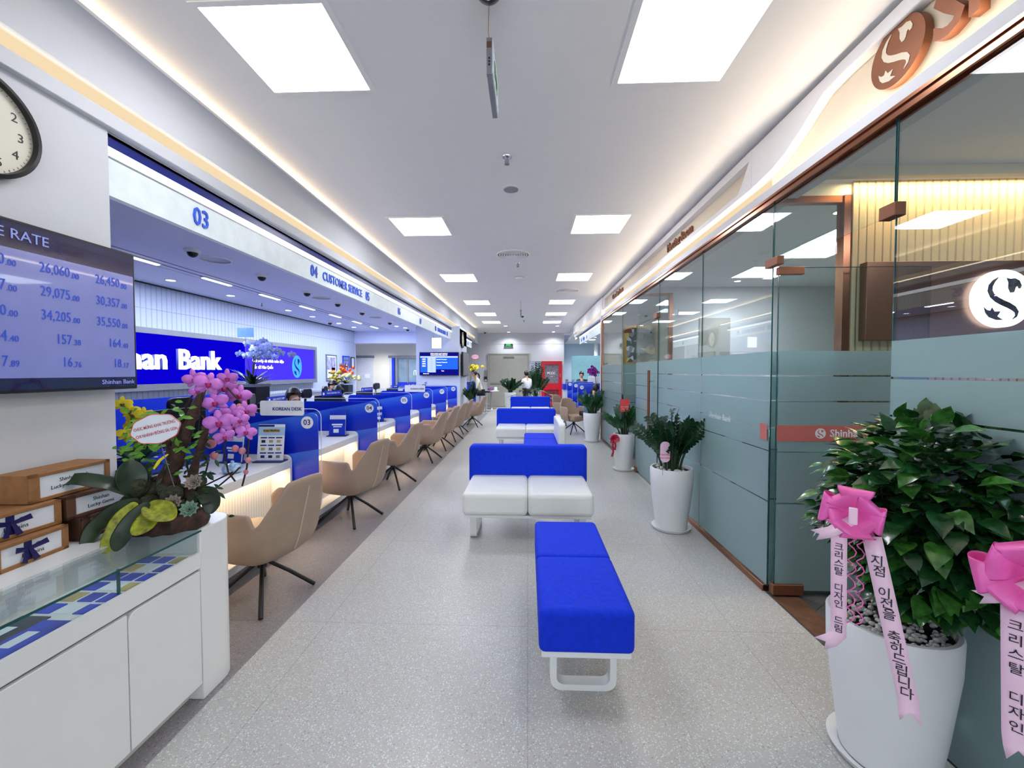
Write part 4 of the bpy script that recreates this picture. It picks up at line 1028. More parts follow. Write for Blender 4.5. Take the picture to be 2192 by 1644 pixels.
for i, (a, b2) in enumerate((('1009', '8'), ('1007', '6'), ('1012', '4'), ('3004', '5'), ('', '3'), ('', '2'))):
    if a: text('ticket_number', a, .05, (-.42, -.008, .125 - i * .062), '-y', 'letterlit', r)
    text('window_number', b2, .04, (-.205, -.008, .125 - i * .062), '-y', 'navy', r)
for i, a in enumerate(('Individual Transaction', 'Corporate Transaction', 'Remittance')): text('service_name', a, .032, (-.07, -.008, .12 - i * .08), '-y', 'letterlit', r, align='LEFT')
text('total', 'Total', .035, (.1, -.006, -.195), '-y', 'letterlit', r); text('caption', 'Shinhan Bank', .03, (-.36, -.006, -.272), '-y', 'letterlit', r)
r = empty('side_screen', (-1.80, 12.05, 1.72), 0, 'dark screen seen edge on, mounted on the side of the far column', 'screen')
bx('bezel', 'black', -.05, 0, -.55, .55, -.34, .34, r, bevel=.005); bx('display', 'steel', 0, .003, -.53, .53, -.32, .32, r)
bx('bracket', 'black', -.08, -.05, -.2, .2, -.1, .1, r)
r = empty('lit_notice', (-2.36, 10.6, 0), R(-14), 'small hanging white lit notice box under the sign band', 'sign')
bx('housing', 'steel', -.13, -.115, 0, .03, 2.11, 2.37, r); bx('lit_face', 'letterlit', -.115, .13, .0, .03, 2.11, 2.37, r); MB().tube([(-.08, .015, 2.37), (-.08, .015, ZT)], .003, 5).tube([(.09, .015, 2.37), (.09, .015, ZT)], .003, 5).build('hanger', 'steel', r)
# ================================================================== END WALL THINGS
r = empty('exit_sign', (-.83, 17.79, 2.64), 0, 'black and green exit sign over the double door on the end wall', 'exit sign')
bx('housing', 'black', -.18, .18, -.03, 0, -.07, .06, r); bx('tray', 'steel', -.19, .19, -.05, 0, -.085, -.07, r)
M['green'] = emis('exit_green', (60, 235, 130), 1.2)
text('lettering', 'EXIT', .07, (0, -.033, .02), '-y', 'green', r, bold=.002, sx=1.3); text('lettering', 'LỐI THOÁT', .045, (0, -.033, -.035), '-y', 'green', r, bold=.001, sx=1.2)
r = empty('hydrant_cabinet', (1.01, 17.79, .08), 0, 'tall red fire hose cabinet with two windows on the end wall', 'fire cabinet')
mb = MB()
for a in ((-.43, .43, 0, .12), (-.43, .43, .66, .94), (-.43, .43, 1.72, 1.87), (-.43, -.30, .12, .66), (.29, .43, .12, .66), (-.43, -.30, .94, 1.72), (.29, .43, .94, 1.72)): mb.box(a[0], a[1], -.20, 0, a[2], a[3])
mb.build('body', 'red', r)
M['hose'] = mat('folded_hose', (120, 112, 122), .5, vary=.7, vscale=26); M['hosered'] = mat('hose_reel', (110, 26, 40), .5, vary=.7, vscale=14)
bx('upper_window', 'hose', -.30, .29, -.16, -.15, .94, 1.72, r); bx('lower_window', 'hosered', -.30, .29, -.16, -.15, .12, .66, r)
for z in (1.20, .28): bx('handle', 'steel', .34, .37, -.22, -.20, z, z + .14, r)
text('lettering', 'PCCC', .13, (-.02, -.165, 1.36), '-y', 'whiteink', r, bold=.004); text('lettering', '114', .07, (-.02, -.165, 1.22), '-y', 'whiteink', r)
MB().ball((-.2, -.17, 1.1), .045).build('red_ball_gauge', 'red', r, smooth=60)
r = empty('notice_board', (.30, 17.79, 1.0), 0, 'grey notice board left of the red cabinet, mostly hidden by plants', 'notice board')
bx('board', 'multi', -.22, .24, -.03, 0, .1, .93, r); bx('frame', 'steel', -.24, .26, -.02, 0, .08, .95, r)
r = empty('sanitizer_dispenser', (-1.80, 17.79, 1.12), 0, 'slim wall dispenser left of the double door', 'dispenser')
bx('back_plate', 'steel', -.06, .06, -.02, 0, -.02, .45, r); bx('bottle_holder', 'black', -.07, .05, -.10, -.02, .06, .18, r); MB().lathe([(.035, 0), (.035, .06), (.012, .075)], 14, c=(-.01, -.06, 0)).build('bottle', 'white', r)
# bar table, stools
r = empty('bar_table', (-1.48, 16.8, 0), 0, 'round white bar table with a chrome column by the end wall', 'table')
MB().lathe([(.30, .715), (.31, .73), (.30, .745)], 32).build('top', 'white', r, smooth=40); MB().lathe([(.22, 0), (.21, .015), (.03, .03), (.028, .715)], 24).build('pedestal', 'chrome', r, smooth=40)
def stool(x, y, lab):
    r = empty('bar_stool', (x, y, 0), 0, lab, 'stool', 'chrome bar stools')
    MB().lathe([(.16, .72), (.18, .735), (.18, .77), (.15, .785)], 24).build('seat', 'black', r, smooth=50)
    MB().lathe([(.19, 0), (.18, .012), (.025, .03), (.025, .72)], 24).build('base', 'chrome', r, smooth=40)
    MB().tube([(.14 * math.cos(R(a)), .14 * math.sin(R(a)), .30) for a in range(0, 361, 30)], .008, 6).tube([(.02, 0, .3), (.14, 0, .3)], .007, 6).build('foot_ring', 'chrome', r)
stool(-1.74, 15.02, 'chrome bar stool on the left, under the seated person in cream'); stool(-1.58, 15.55, 'chrome bar stool just right of the seated person')
o = MB().ball((0, 0, .05), .09, .06, .05).ball((.08, .02, .04), .06).build('gift_basket', 'pink', smooth=60); o.location = (-1.55, 16.72, .745); tag(o, 'small purple and pink bundle on the bar table', 'basket'); o.data.materials[0] = mat('purple_wrap', (120, 50, 150), .4, vary=.6, vscale=20)
o = MB().box(-.06, .06, -.03, .03, 0, .14).build('tissue_box', 'paper', bevel=.01); o.location = (-1.30, 16.75, .745); tag(o, 'white tissue box on the bar table', 'box')
# picture with gold frame in the inner room, niche
r = empty('framed_picture', (2.1, 9.195, 1.66), 0, 'gold framed colourful picture on the cream wall seen through the open glass door', 'picture')
mb = MB().box(0, .72, -.03, 0, 0, .05).box(0, .72, -.03, 0, .80, .85).box(0, .05, -.03, 0, .05, .80).box(.67, .72, -.03, 0, .05, .80); M['gold'] = mat('gold_frame', (190, 146, 70), .35, metal=.5); mb.build('frame', 'gold', r)
m, n, l, b = nt('painting'); tc = n.new('ShaderNodeTexCoord'); vo = n.new('ShaderNodeTexVoronoi'); vo.inputs['Scale'].default_value = 9; cr = n.new('ShaderNodeValToRGB'); e = cr.color_ramp.elements
cr.color_ramp.interpolation = 'CONSTANT'
for p, c in ((0, (36, 60, 44)), (.2, (130, 134, 140)), (.4, (40, 90, 60)), (.55, (222, 190, 80)), (.62, (70, 74, 90)), (.8, (200, 205, 210))):
    q = e[0] if p == 0 else e.new(p); q.position = p; q.color = (*lin(c), 1)
sx_ = n.new('ShaderNodeSeparateColor'); l.new(tc.outputs['Object'], vo.inputs['Vector']); l.new(vo.outputs['Color'], sx_.inputs[0]); l.new(sx_.outputs[0], cr.inputs[0]); l.new(cr.outputs[0], b.inputs['Base Color']); M['painting'] = m
bx('canvas', 'painting', .05, .67, -.02, -.005, .05, .80, r)
o = bx('low_cabinet', 'black', 1.9, 3.6, 8.75, 9.19, 0, .98); tag(o, 'dark low cabinet against the cream wall of the inner room', 'cabinet'); bx('top', 'brown', 1.88, 3.62, 8.73, 9.19, .98, 1.01, o)
o = bx('wall_niche', 'greige', 2.55, 3.0, 6.295, 6.31, 1.7, 2.3); tag(o, 'flat grey panel on the meeting room wall', 'panel')
r = empty('meeting_table', (3.2, 4.6, 0), 0, 'pale meeting table blurred behind the frosted glass', 'table')
bx('top', 'white', -.55, 1.2, -.9, .9, .72, .75, r, bevel=.01); bx('leg_frame', 'steel', -.4, -.3, -.6, .6, 0, .72, r); bx('leg_frame', 'steel', .9, 1.0, -.6, .6, 0, .72, r)
for i, (x, y) in enumerate(((2.42, 4.1), (2.42, 4.95))):
    r = empty('meeting_chair', (x, y, 0), 0, 'dark meeting chair blurred behind the frosted glass, %s' % ('near', 'far')[i], 'chair', 'meeting chairs')
    bx('seat', 'black', -.22, .22, -.22, .22, .42, .48, r, bevel=.02); bx('backrest', 'black', -.24, -.19, -.21, .21, .5, .92, r, bevel=.02); MB().tube([(0, 0, 0), (0, 0, .42)], .03, 8).lathe([(.24, 0), (.22, .03)], 12).build('pedestal', 'blackmetal', r)
# ================================================================== LOBBY SIGNS
r = empty('bronze_sign', (0, 0, 0), 0, 'bronze sign box on the fluted wall carrying the white lit round emblem', 'sign')
bx('bronze_box', 'bronze', 2.20, 5.2, 2.80, 2.86, 1.707, 2.215, r, bevel=.002)
e = emblem('lit_emblem', .182, (3.02, 2.797, 1.966), FACE['-y'], 'letterlit', 'ink', .03, r)
text('lit_lettering', 'Shinhan', .36, (3.30, 2.775, 1.95), '-y', 'letterlit', r, align='LEFT', ext=.012, bold=.008)
emblem('round_mark', .034, (1.925, 2.796, 1.094), FACE['-y'], 'whiteink', 'salmon', .001, D1)
r = empty('copper_sign', (1.70, 0, 0), 0, 'large raised copper emblem and lettering on the curved cream fascia at top right', 'sign')
e = emblem('copper_emblem', .137, (-.005, 1.98, 2.94), FACE['-x'], 'copperpaint', 'cream', .035, r)
text('copper_lettering', 'Shinhan', .29, (-.02, 1.815, 2.93), '-x', 'copperpaint', r, align='LEFT', ext=.02, bold=.006)
for s_, y, lab, L in (('Meeting Room', 4.76, 'copper lettering Meeting Room on the fascia over the glass wall', .13), ('Consulting Room', 7.95, 'copper lettering on the fascia farther along the glass wall', .13)):
    o = text('wall_lettering', s_, L, (1.69, y, 2.985), '-x', 'copperpaint', None, ext=.008, bold=.002); tag(o, lab, 'sign')
# ================================================================== PLANTS
def leafmesh(mb, base, d, up, L, W, curl=.15, fold=.25, n=4, heart=False):
    """one leaf: base point, direction d, surface normal up"""
    d = d.normalized(); side = d.cross(up)
    if side.length < 1e-4: side = Vector((1, 0, 0))
    side.normalize(); up = side.cross(d).normalized()
    rows = []
    for i in range(n + 1):
        t = i / n
        if heart: wv = W * (math.sin(math.pi * min(1, (t * .92 + .12)) ** .75) ** .9 if t < 1 else 0)
        else: wv = W * math.sin(math.pi * (t * .94 + .03)) ** .8
        if i == n: wv = W * .02
        c = base + d * (L * t) - up * (curl * L * t * t)
        rows.append([c - side * wv * .5 + up * wv * fold * .5, c, c + side * wv * .5 + up * wv * fold * .5])
    mb.grid(rows)
def pot(par, r_top, r_bot, h, saucer=True, m='pot'):
    prof = [(r_bot, .015), (r_bot + (r_top - r_bot) * .45, h * .35), (r_top * .985, h * .75), (r_top, h - .01), (r_top - .006, h), (r_top - .02, h), (r_top - .024, h - .03)]
    MB().lathe(prof, 48, cap=False).build('pot', m, par, smooth=50)
    MB().lathe([(.001, h - .035), (r_top - .025, h - .03)], 32, cap=False).build('soil', 'soil', par)
    if saucer: MB().lathe([(r_bot - .02, .0), (r_bot + .025, .004), (r_bot + .04, .03), (r_bot + .03, .03), (r_bot, .012)], 40, cap=False).build('saucer', m, par, smooth=50)
def zz(loc, lab, r_top=.19, r_bot=.13, h=.6, hh=.62, n=16, seed=1, lm='leaf', spread=.34, leafL=.085, grp='potted plants by the glass wall', cat='plant', name='potted_plant', pebb=False, potm='pot'):
    random.seed(seed); r = empty(name, (*loc, 0), 0, lab, cat, grp)
    pot(r, r_top, r_bot, h, m=potm)
    mbl = MB(); mbs = MB()
    for i in range(n):
        a = 2 * math.pi * (i + random.random() * .7) / n; q = random.uniform(.15, 1); H = hh * random.uniform(.72, 1.05) * (1 - .25 * q)
        bs = Vector((r_top * .45 * q * math.cos(a), r_top * .45 * q * math.sin(a), h - .04))
        pts = []
        for k in range(9):
            t = k / 8; sp = spread * q * t ** 1.7
            pts.append(bs + Vector((math.cos(a) * sp, math.sin(a) * sp, H * (t - .10 * q * t * t))))
        mbs.tube(pts, [.012 - .0075 * k / 8 for k in range(9)], 6)
        tot = 13
        for k in range(3, tot + 1):
            t = .22 + .78 * k / tot; f = t * 8; i0 = min(7, int(f)); fr_ = f - i0; p = pts[i0].lerp(pts[i0 + 1], fr_); tg = (pts[i0 + 1] - pts[i0]).normalized()
            sd = tg.cross(Vector((math.cos(a + k * .15), math.sin(a + k * .15), 0)))
            if sd.length < .01: sd = Vector((1, 0, 0))
            sd.normalize(); sz = leafL * (1 - .35 * abs(t - .6)) * random.uniform(.85, 1.15)
            for s in (-1, 1):
                d = (sd * s * 1.0 + tg * .5 + Vector((random.uniform(-.1, .1), random.uniform(-.1, .1), 0))).normalized()
                leafmesh(mbl, p, d, tg.cross(sd * s).normalized() * s * -1 + Vector((0, 0, .3)), sz, sz * .50, .12, .3, 3)
    mbs.build('stems', 'stem', r, smooth=60); mbl.build('foliage', lm, r, smooth=50)
    if pebb:
        for k in range(16):
            a = random.random() * 6.28; q = random.uniform(.3, .8) * r_top
            o = MB().ball((q * math.cos(a), q * math.sin(a), h - .02), random.uniform(.014, .024), nu=8, nv=5).build('pebble', 'stone', r, smooth=60)
    return r
zz((1.375, 4.0), 'tall white pot with a dark green plant, nearest of the row by the glass wall', .196, .14, .59, .64, 22, 3, 'leafdk', .27, .078, pebb=True)
zz((1.465, 6.38), 'white pot with a plant and a small red card by the half open glass door', .155, .12, .56, .52, 15, 5, 'leaf', .28, .07)
zz((1.385, 8.98), 'white pot with a plant in front of the white end post of the glass wall', .19, .13, .62, .64, 18, 8, 'leaf', .26, .072)
zz((-1.62, 11.95), 'white pot with a dark plant beside the far screen column', .16, .12, .60, .68, 18, 9, 'leafdk', .20, .075)
# cards on sticks
def card(par, poly, m, h0, h1, lines=(), ink='red', off=(0, 0)):
    x, y = off
    MB().tube([(x - .02, y, h0), (x - .02, y, h1)], .002, 5).tube([(x + .02, y, h0), (x + .02, y, h1)], .002, 5).build('sticks', 'steel', par)
    mb = MB(); mb.prism([(a + x, b2 + h1) for a, b2 in poly], y - .003, y - .001, 'xz'); c = mb.build('card_face', m, par)
    for i, s_ in enumerate(lines): text('card_lettering', s_, .018, (x, y - .004, h1 + .05 - i * .03), '-y', ink, c)
r = empty('greeting_card', (1.40, 6.30, .52), 0, 'red greeting card with white writing standing in the middle pot', 'card')
M['coral'] = mat('coral_card', (228, 72, 78), .5); card(r, rrect(-.07, .07, -.02, .17, .02), 'coral', 0, .40, ('KHAI TRƯƠNG', 'HỒNG PHÁT'), 'whiteink', (.06, 0))
r = empty('greeting_card', (1.29, 3.84, .55), 0, 'small pale pink greeting card at the left of the nearest tall pot', 'card')
card(r, rrect(-.045, .045, -.02, .17, .04), 'pinkpale', 0, .14, ('Chúc mừng', 'Khai trương'), 'coral', (-.03, 0))
# red bow on the middle pot
r = empty('ribbon_bow', (1.29, 6.26, .50), 0, 'red and white ribbon bow with tails on the middle pot', 'bow')
def bowloops(par, R0, m, nl=8, seed=0, flat='-y', w=.045):
    random.seed(seed); mb = MB()
    for k in range(nl):
        a = 2 * math.pi * k / nl + random.uniform(-.25, .25); L = R0 * random.uniform(.8, 1.1); ww = w * random.uniform(.8, 1.2)
        rows = []
        d = Vector((math.cos(a), 0, math.sin(a))); s = Vector((-math.sin(a), 0, math.cos(a)))
        for i in range(11):
            t = i / 10; rr_ = L * math.sin(math.pi * t) ** .7; yy = -R0 * .42 * math.sin(2 * math.pi * t) - R0 * .35 * math.sin(math.pi * t)
            wv = ww * (.35 + .9 * math.sin(math.pi * t) ** .8); tw = random.uniform(-.008, .008)
            rows.append([d * rr_ + Vector((0, yy + tw, 0)) - s * wv, d * rr_ + Vector((0, yy - R0 * .06, 0)), d * rr_ + Vector((0, yy - tw, 0)) + s * wv])
        mb.grid(rows)
    return mb.build('loops', m, par, smooth=60, solid=.0012, sub=1)
M['redwhite'] = mat('red_white_ribbon', (190, 40, 70), .35, vary=.9, vscale=60)
bowloops(r, .075, 'redwhite', 9, 1, w=.018)
def tail(par, pts, w, m, name='tail', notch=True, nrm=(0, -1, 0), smooth=60):
    rows = []; nr = Vector(nrm); pts = [Vector(p) for p in pts]
    for i, p in enumerate(pts):
        d = (pts[min(i + 1, len(pts) - 1)] - pts[max(0, i - 1)]).normalized(); s = d.cross(nr).normalized()
        rows.append([p - s * w / 2, p, p + s * w / 2])
    if notch:
        rows[-1][1] = pts[-1] + (pts[-2] - pts[-1]).normalized() * w * .55
    return MB().grid(rows).build(name, m, par, smooth=smooth, solid=.0008)
tail(r, [(0, -.02, 0), (-.02, -.03, -.10), (-.01, -.03, -.19), (-.035, -.03, -.28)], .03, 'redwhite'); tail(r, [(.01, -.02, 0), (.02, -.03, -.10), (.01, -.03, -.18)], .03, 'redwhite')
# ---- large leafy plants on the right
def bushy(loc, lab, r_top, r_bot, h, cz, rad, n, seed, cshift=(0, 0), saucer=True):
    random.seed(seed); r = empty('potted_plant', (*loc, 0), 0, lab, 'plant', 'large leafy plants on the right'); pot(r, r_top, r_bot, h, saucer)
    mbl = MB(); mbb = MB(); mbs = MB(); C = Vector((cshift[0], cshift[1], cz))
    for k in range(n):
        u = random.uniform(-.85, 1); th = random.uniform(0, 2 * math.pi); q = math.sqrt(1 - u * u); sh = random.uniform(.30, 1.04) ** .6
        o = Vector((q * math.cos(th) * rad[0], q * math.sin(th) * rad[1], u * rad[2] * (1 if u > 0 else .95)))
        if u < -.2: o.x *= .75; o.y *= .75
        p = C + o * sh; out = Vector((q * math.cos(th), q * math.sin(th), max(u, -.1) * .6 + .12)).normalized()
        d = (out + Vector((random.uniform(-.5, .5), random.uniform(-.5, .5), random.uniform(-.7, .05)))).normalized(); L = random.uniform(.06, .10)
        leafmesh(mbb if random.random() < .28 else mbl, p, d, Vector((random.uniform(-.4, .4), random.uniform(-.4, .4), 1)) + out * .8, L, L * .74, .3, .2, 5, True)
    for k in range(26):
        th = random.uniform(0, 6.28); q = random.uniform(.2, .9); e_ = C + Vector((q * rad[0] * math.cos(th), q * rad[1] * math.sin(th), random.uniform(-.3, .6) * rad[2]))
        b_ = Vector((random.uniform(-.04, .04), random.uniform(-.04, .04), h - .03)); m_ = b_.lerp(e_, .5) + Vector((-.03 * math.cos(th), -.03 * math.sin(th), .04))
        mbs.tube([b_, m_, e_], [.007, .005, .003], 5)
    MB().tube([(0, 0, h - .05), (.01, .005, h + .10), (.0, .01, h + .22)], [.036, .03, .018], 10).build('trunk', 'trunk', r, smooth=50)
    mbs.build('stems', 'trunk', r, smooth=60); mbl.build('foliage', 'bigleaf', r, smooth=50); mbb.build('bright_foliage', 'bigleaf2', r, smooth=50)
    mp_ = MB()
    for k in range(230):
        a = random.random() * 6.28; q = math.sqrt(random.random()) * (r_top - .035); s = random.uniform(.007, .014)
        mp_.ball((q * math.cos(a), q * math.sin(a), h - .025 + random.random() * .008), s, s * .8, s * .7, 6, 4)
    mp_.build('pebbles', 'stone', r, smooth=60)['kind'] = 'stuff'
    return r
M['bigleaf'] = mat('glossy_leaf', (26, 68, 32), .22, vary=.5, vscale=30, coat=.4); M['bigleaf2'] = mat('pale_marked_leaf', (58, 112, 44), .22, vary=.5, vscale=40, coat=.4)
M['potgrey'] = M['pot']
bushy((1.40, 1.63), 'large leafy plant in a wide white pot with pebbles, right foreground', .20, .15, .555, .93, (.40, .34, .40), 1700, 11, (.17, -.0))
bushy((1.93, 1.62), 'second large leafy plant cut by the right edge of the picture', .20, .15, .50, .92, (.44, .38, .46), 1300, 12, (-.04, -.02))
# ---- pink bows with lettered tails
def pinkbow(name, loc, R0, lab, seed, rz):
    r = empty(name, loc, 0, lab, 'bow', 'pink congratulation bows'); r.rotation_euler = (0, 0, R(rz))
    bowloops(r, R0, 'pink', 9, seed, w=.036)
    MB().box(-.011, .011, -.075, -.066, -.02, .032).build('knot_band', 'pinkpale', r, bevel=.003)
    tail(r, [(0, -.03, -.02), (-.055, -.055, -.062), (-.10, -.05, -.085)], .034, 'pinkpale', 'short_tail')
    return r
def lettered(par, p0, p1, w, s_, size, name='lettered_tail', bend=0, t0=.1, end=(.0, 0, 0)):
    p0 = Vector(p0); p1 = Vector(p1); pts = []
    for i in range(9):
        t = i / 8; pts.append(p0.lerp(p1, t) + Vector((bend * math.sin(math.pi * t), 0, 0)))
    pts += [pts[-1] + Vector((end[0] * .35, end[1] * .5, end[2] * .5)), pts[-1] + Vector(end)]
    t_ = tail(par, pts, w, 'pinkpale', name)
    d = (p1 - p0).normalized(); L = (p1 - p0).length; k = 0; n_ = len(s_)
    side = Vector((1, 0, 0)); zz_ = d * -1
    for i, ch in enumerate(s_):
        if ch == ' ': continue
        q = p0.lerp(p1, t0 + (1 - t0) * (i + .4) / n_) + Vector((bend * math.sin(math.pi * (t0 + (1 - t0) * (i + .4) / n_)), 0, 0))
        ang = math.atan2(d.x, -d.z)
        g = text('character', ch, size, q + Vector((0, -.0025, 0)), '-y', 'ink', t_, ext=.0004, ang=(R(90), ang * 0 - 0, 0))
        g.rotation_euler = (Euler((R(90), 0, 0)).to_matrix().to_4x4()).to_euler()
    return t_
B1 = pinkbow('pink_bow', (1.045, 1.36, 1.05), .078, 'bright pink ribbon bow with two lettered tails on the nearer big plant', 3, -38)
lettered(B1, (-.035, -.02, -.05), (-.030, -.02, -.40), .042, '크리스탈 디자인 드림', .028, end=(-.05, -.01, -.05), t0=.16)
lettered(B1, (.045, -.025, -.06), (.135, -.045, -.52), .048, '지점 이전을 축하드립니다', .036, end=(.006, -.01, -.06), t0=.13)
B2 = pinkbow('pink_bow', (1.325, 1.12, .97), .108, 'pink ribbon bow with a lettered tail at the right edge of the picture', 5, -50)
lettered(B2, (-.03, -.03, -.09), (-.02, -.05, -.42), .052, '크리스탈 디자인', .032, end=(.01, -.01, -.06), t0=.10)
mb = MB(); random.seed(6)
for px_ in (.0, .02):
    mb.tube([(px_ + .010 * math.sin(k * 1.1), -.02 + .010 * math.cos(k * 1.1), -.06 - .009 * k) for k in range(34)], .0018, 5)
o = mb.build('curled_string', 'pink', B1)
mb = MB().tube([(.05 + .014 * math.sin(k * 1.1), -.03 + .012 * math.cos(k * 1.1), -.1 - .010 * k) for k in range(34)], .002, 5); mb.build('curled_string', 'pink', B2)
# ---- plants beyond the last sofa
zz((-.62, 14.6), 'dark plant in a tall stand left of the man in the white shirt', .20, .16, .78, .55, 16, 21, 'leafdk', .42, .11, 'plants at the end of the hall')
zz((.30, 15.6), 'tall dark plant in front of the notice board', .22, .18, .50, 1.35, 22, 22, 'leafdk', .38, .13, 'plants at the end of the hall')
def broad(loc, lab, h, n, seed, L, m='leaf', zt=.9):
    random.seed(seed); r = empty('broadleaf_plant', (*loc, 0), 0, lab, 'plant', 'plants at the end of the hall'); pot(r, .18, .14, h)
    mbl = MB(); mbs = MB()
    for i in range(n):
        a = 6.28 * i / n + random.random(); q = random.uniform(.1, .35); e_ = Vector((q * math.cos(a), q * math.sin(a), random.uniform(h + .1, zt)))
        mbs.tube([(0, 0, h - .04), (e_.x * .4, e_.y * .4, (h + e_.z) / 2), e_], .006, 5)
        leafmesh(mbl, e_, Vector((math.cos(a), math.sin(a), .25)), Vector((0, 0, 1)), L * random.uniform(.8, 1.1), L * .34, .45, .25, 6)
    mbs.build('stems', 'stem', r); mbl.build('foliage', m, r, smooth=60)
broad((-.12, 13.6), 'broad leaved green plant just behind the farthest sofa', .35, 14, 31, .42)
broad((.45, 13.9), 'spreading green plant behind the right end of the farthest sofa', .35, 12, 32, .38, 'leaf', .95)
# ================================================================== FLOWERS
def phal(mbp, mbc, c, face, s, up=Vector((0, 0, 1)), seedrot=0):
    """one moth orchid bloom facing 'face'"""
    f = face.normalized(); x = up.cross(f)
    if x.length < .01: x = Vector((1, 0, 0))
    x.normalize(); y = f.cross(x).normalized(); c = Vector(c)
    def pt(a, b_, k=0): return c + x * a * s + y * b_ * s + f * k * s
    for ang, L, W, back in ((90, 1.05, .55, -.12), (222, 1.0, .52, -.12), (318, 1.0, .52, -.12), (14, 1.08, 1.0, .02), (166, 1.08, 1.0, .02)):
        a = R(ang + seedrot); rows = []
        dx, dy = math.cos(a), math.sin(a)
        for i in range(6):
            t = i / 5; wv = W * .5 * math.sin(math.pi * (t * .88 + .06)) ** .6 if i < 5 else W * .16
            q = L * t; k = back + .05 * math.sin(math.pi * t) - .10 * t * t
            rows.append([pt(dx * q - dy * wv, dy * q + dx * wv, k - .05 + .03 * math.sin(i * 2.1 + ang)), pt(dx * q, dy * q, k), pt(dx * q + dy * wv, dy * q - dx * wv, k - .05 + .03 * math.cos(i * 1.7 + ang))])
        mbp.grid(rows)
    mbc.ball(pt(0, -.16, .16), .20 * s, .14 * s, .22 * s, 8, 6); mbc.ball(pt(-.14, .0, .12), .10 * s, nu=6, nv=4); mbc.ball(pt(.14, .0, .12), .10 * s, nu=6, nv=4)
M['petal'] = mat('pink_petal', (204, 118, 210), .5, vary=.14, vscale=40); M['lip'] = mat('magenta_lip', (160, 8, 96), .4, vary=.2)
M['bud'] = mat('orchid_bud', (206, 128, 140), .45, vary=.15); M['yellowpetal'] = mat('yellow_petal', (236, 216, 40), .5, vary=.2); M['bark'] = mat('driftwood', (66, 44, 34), .85, vary=.6, vscale=26, bump=.9, bscale=40)
M['moss'] = mat('moss', (54, 58, 38), .95, vary=.6, vscale=50, bump=1, bscale=80); M['lime'] = mat('variegated_leaf', (140, 146, 30), .35, vary=.5, vscale=46)
M['succ'] = mat('grey_green_succulent', (106, 138, 118), .5, vary=.2); M['succ2'] = mat('pink_grey_succulent', (134, 122, 110), .5, vary=.2); M['orleaf'] = mat('orchid_leaf', (32, 50, 27), .35, vary=.4, vscale=20); M['ltleaf'] = mat('light_leaf', (92, 148, 42), .4, vary=.35, vscale=30)
OA = empty('orchid_arrangement', (-1.70, 1.83, .785), 0, 'pink orchid arrangement on a driftwood log at the cabinet end', 'flower arrangement')
# log base
prof = [(1.0, 0), (1.05, .15), (1.0, .3), (.9, .42)]
mb = MB(); vs = []; n_ = 28; random.seed(5); jj = [random.uniform(.86, 1.08) for _ in range(n_)]
for kz, (q, z) in enumerate(prof):
    for i in range(n_):
        a = 2 * math.pi * i / n_; vs.append((q * jj[i] * .155 * math.cos(a) + .045, q * jj[i] * .12 * math.sin(a) + .0, z * .16))
fs = [(k * n_ + i, k * n_ + (i + 1) % n_, (k + 1) * n_ + (i + 1) % n_, (k + 1) * n_ + i) for k in range(3) for i in range(n_)] + [tuple(range(n_ - 1, -1, -1)), tuple(3 * n_ + i for i in range(n_))]
mb.add(vs, fs); mb.build('log_base', 'bark', OA, smooth=50)
mb = MB()
for k in range(44): mb.ball((random.uniform(-.10, .15), random.uniform(-.07, .08), .07 + random.random() * .13), random.uniform(.02, .045), nu=8, nv=5)
mb.build('moss', 'moss', OA, smooth=60)
def P(px, py, d):  # picture measurement at distance d from the lens -> local position in the arrangement
    x = (px - 1130) * d / 888; z = 1.5 - (py - 796) * d / 888
    return Vector((x + 1.70, yd(d, x, z) - 1.83, z - .785))
mb = MB()
for path, rr_ in (([(365, 1110), (372, 1010), (398, 930), (425, 862), (440, 835)], [.045, .036, .03, .024, .01]), ([(340, 1105), (352, 1020), (385, 950), (402, 880)], [.035, .03, .022, .01]), ([(400, 1090), (418, 1000), (440, 930), (455, 880)], [.03, .026, .02, .008]), ([(372, 1010), (360, 960), (375, 905)], [.016, .012, .006])):
    base_ = [P(a, b_, 1.92 + .02 * math.sin(i * 2)) for i, (a, b_) in enumerate(path)]; fine = []; fr2 = []
    for i in range(len(base_) - 1):
        for j in range(5):
            t = j / 5; fine.append(base_[i].lerp(base_[i + 1], t) + Vector([random.uniform(-.006, .006) for _ in range(3)])); fr2.append((rr_[i] * (1 - t) + rr_[i + 1] * t) * random.uniform(.55, 1.0))
    mb.tube(fine, fr2, 9)
    for q in range(5):
        p = fine[random.randrange(4, len(fine) - 2)]; e_ = p + Vector((random.uniform(-.05, .05), random.uniform(-.03, .03), random.uniform(.02, .09))); mb.tube([p, p.lerp(e_, .5) + Vector((.012, 0, .01)), e_], [.006, .005, .002], 5)
mb.build('driftwood', 'bark', OA, smooth=60)
mb = MB()
stems = [[(415, 1060), (395, 960), (400, 870), (430, 815), (480, 822), (520, 865), (535, 930), (530, 1000), (520, 1040)], [(420, 1060), (425, 950), (430, 870), (470, 850), (500, 900), (480, 960), (490, 1010), (505, 1030)], [(418, 1060), (440, 1020), (447, 990), (430, 960)], [(425, 1070), (470, 1040), (500, 1015), (515, 1000)], [(428, 1045), (500, 1010)]]
for st_ in stems: mb.tube([P(a, b_, 2.02) for a, b_ in st_], [.004] * len(st_), 6)
mb.build('flower_stems', 'trunk', OA, smooth=60)
random.seed(9); bp = 0
fl = [(418, 812, 26), (447, 822, 32), (480, 830, 30), (513, 846, 28), (462, 862, 30), (528, 880, 26), (470, 905, 34), (497, 888, 28), (482, 935, 24), (505, 915, 24), (528, 925, 24), (425, 838, 20), (488, 810, 24), (515, 900, 22)]
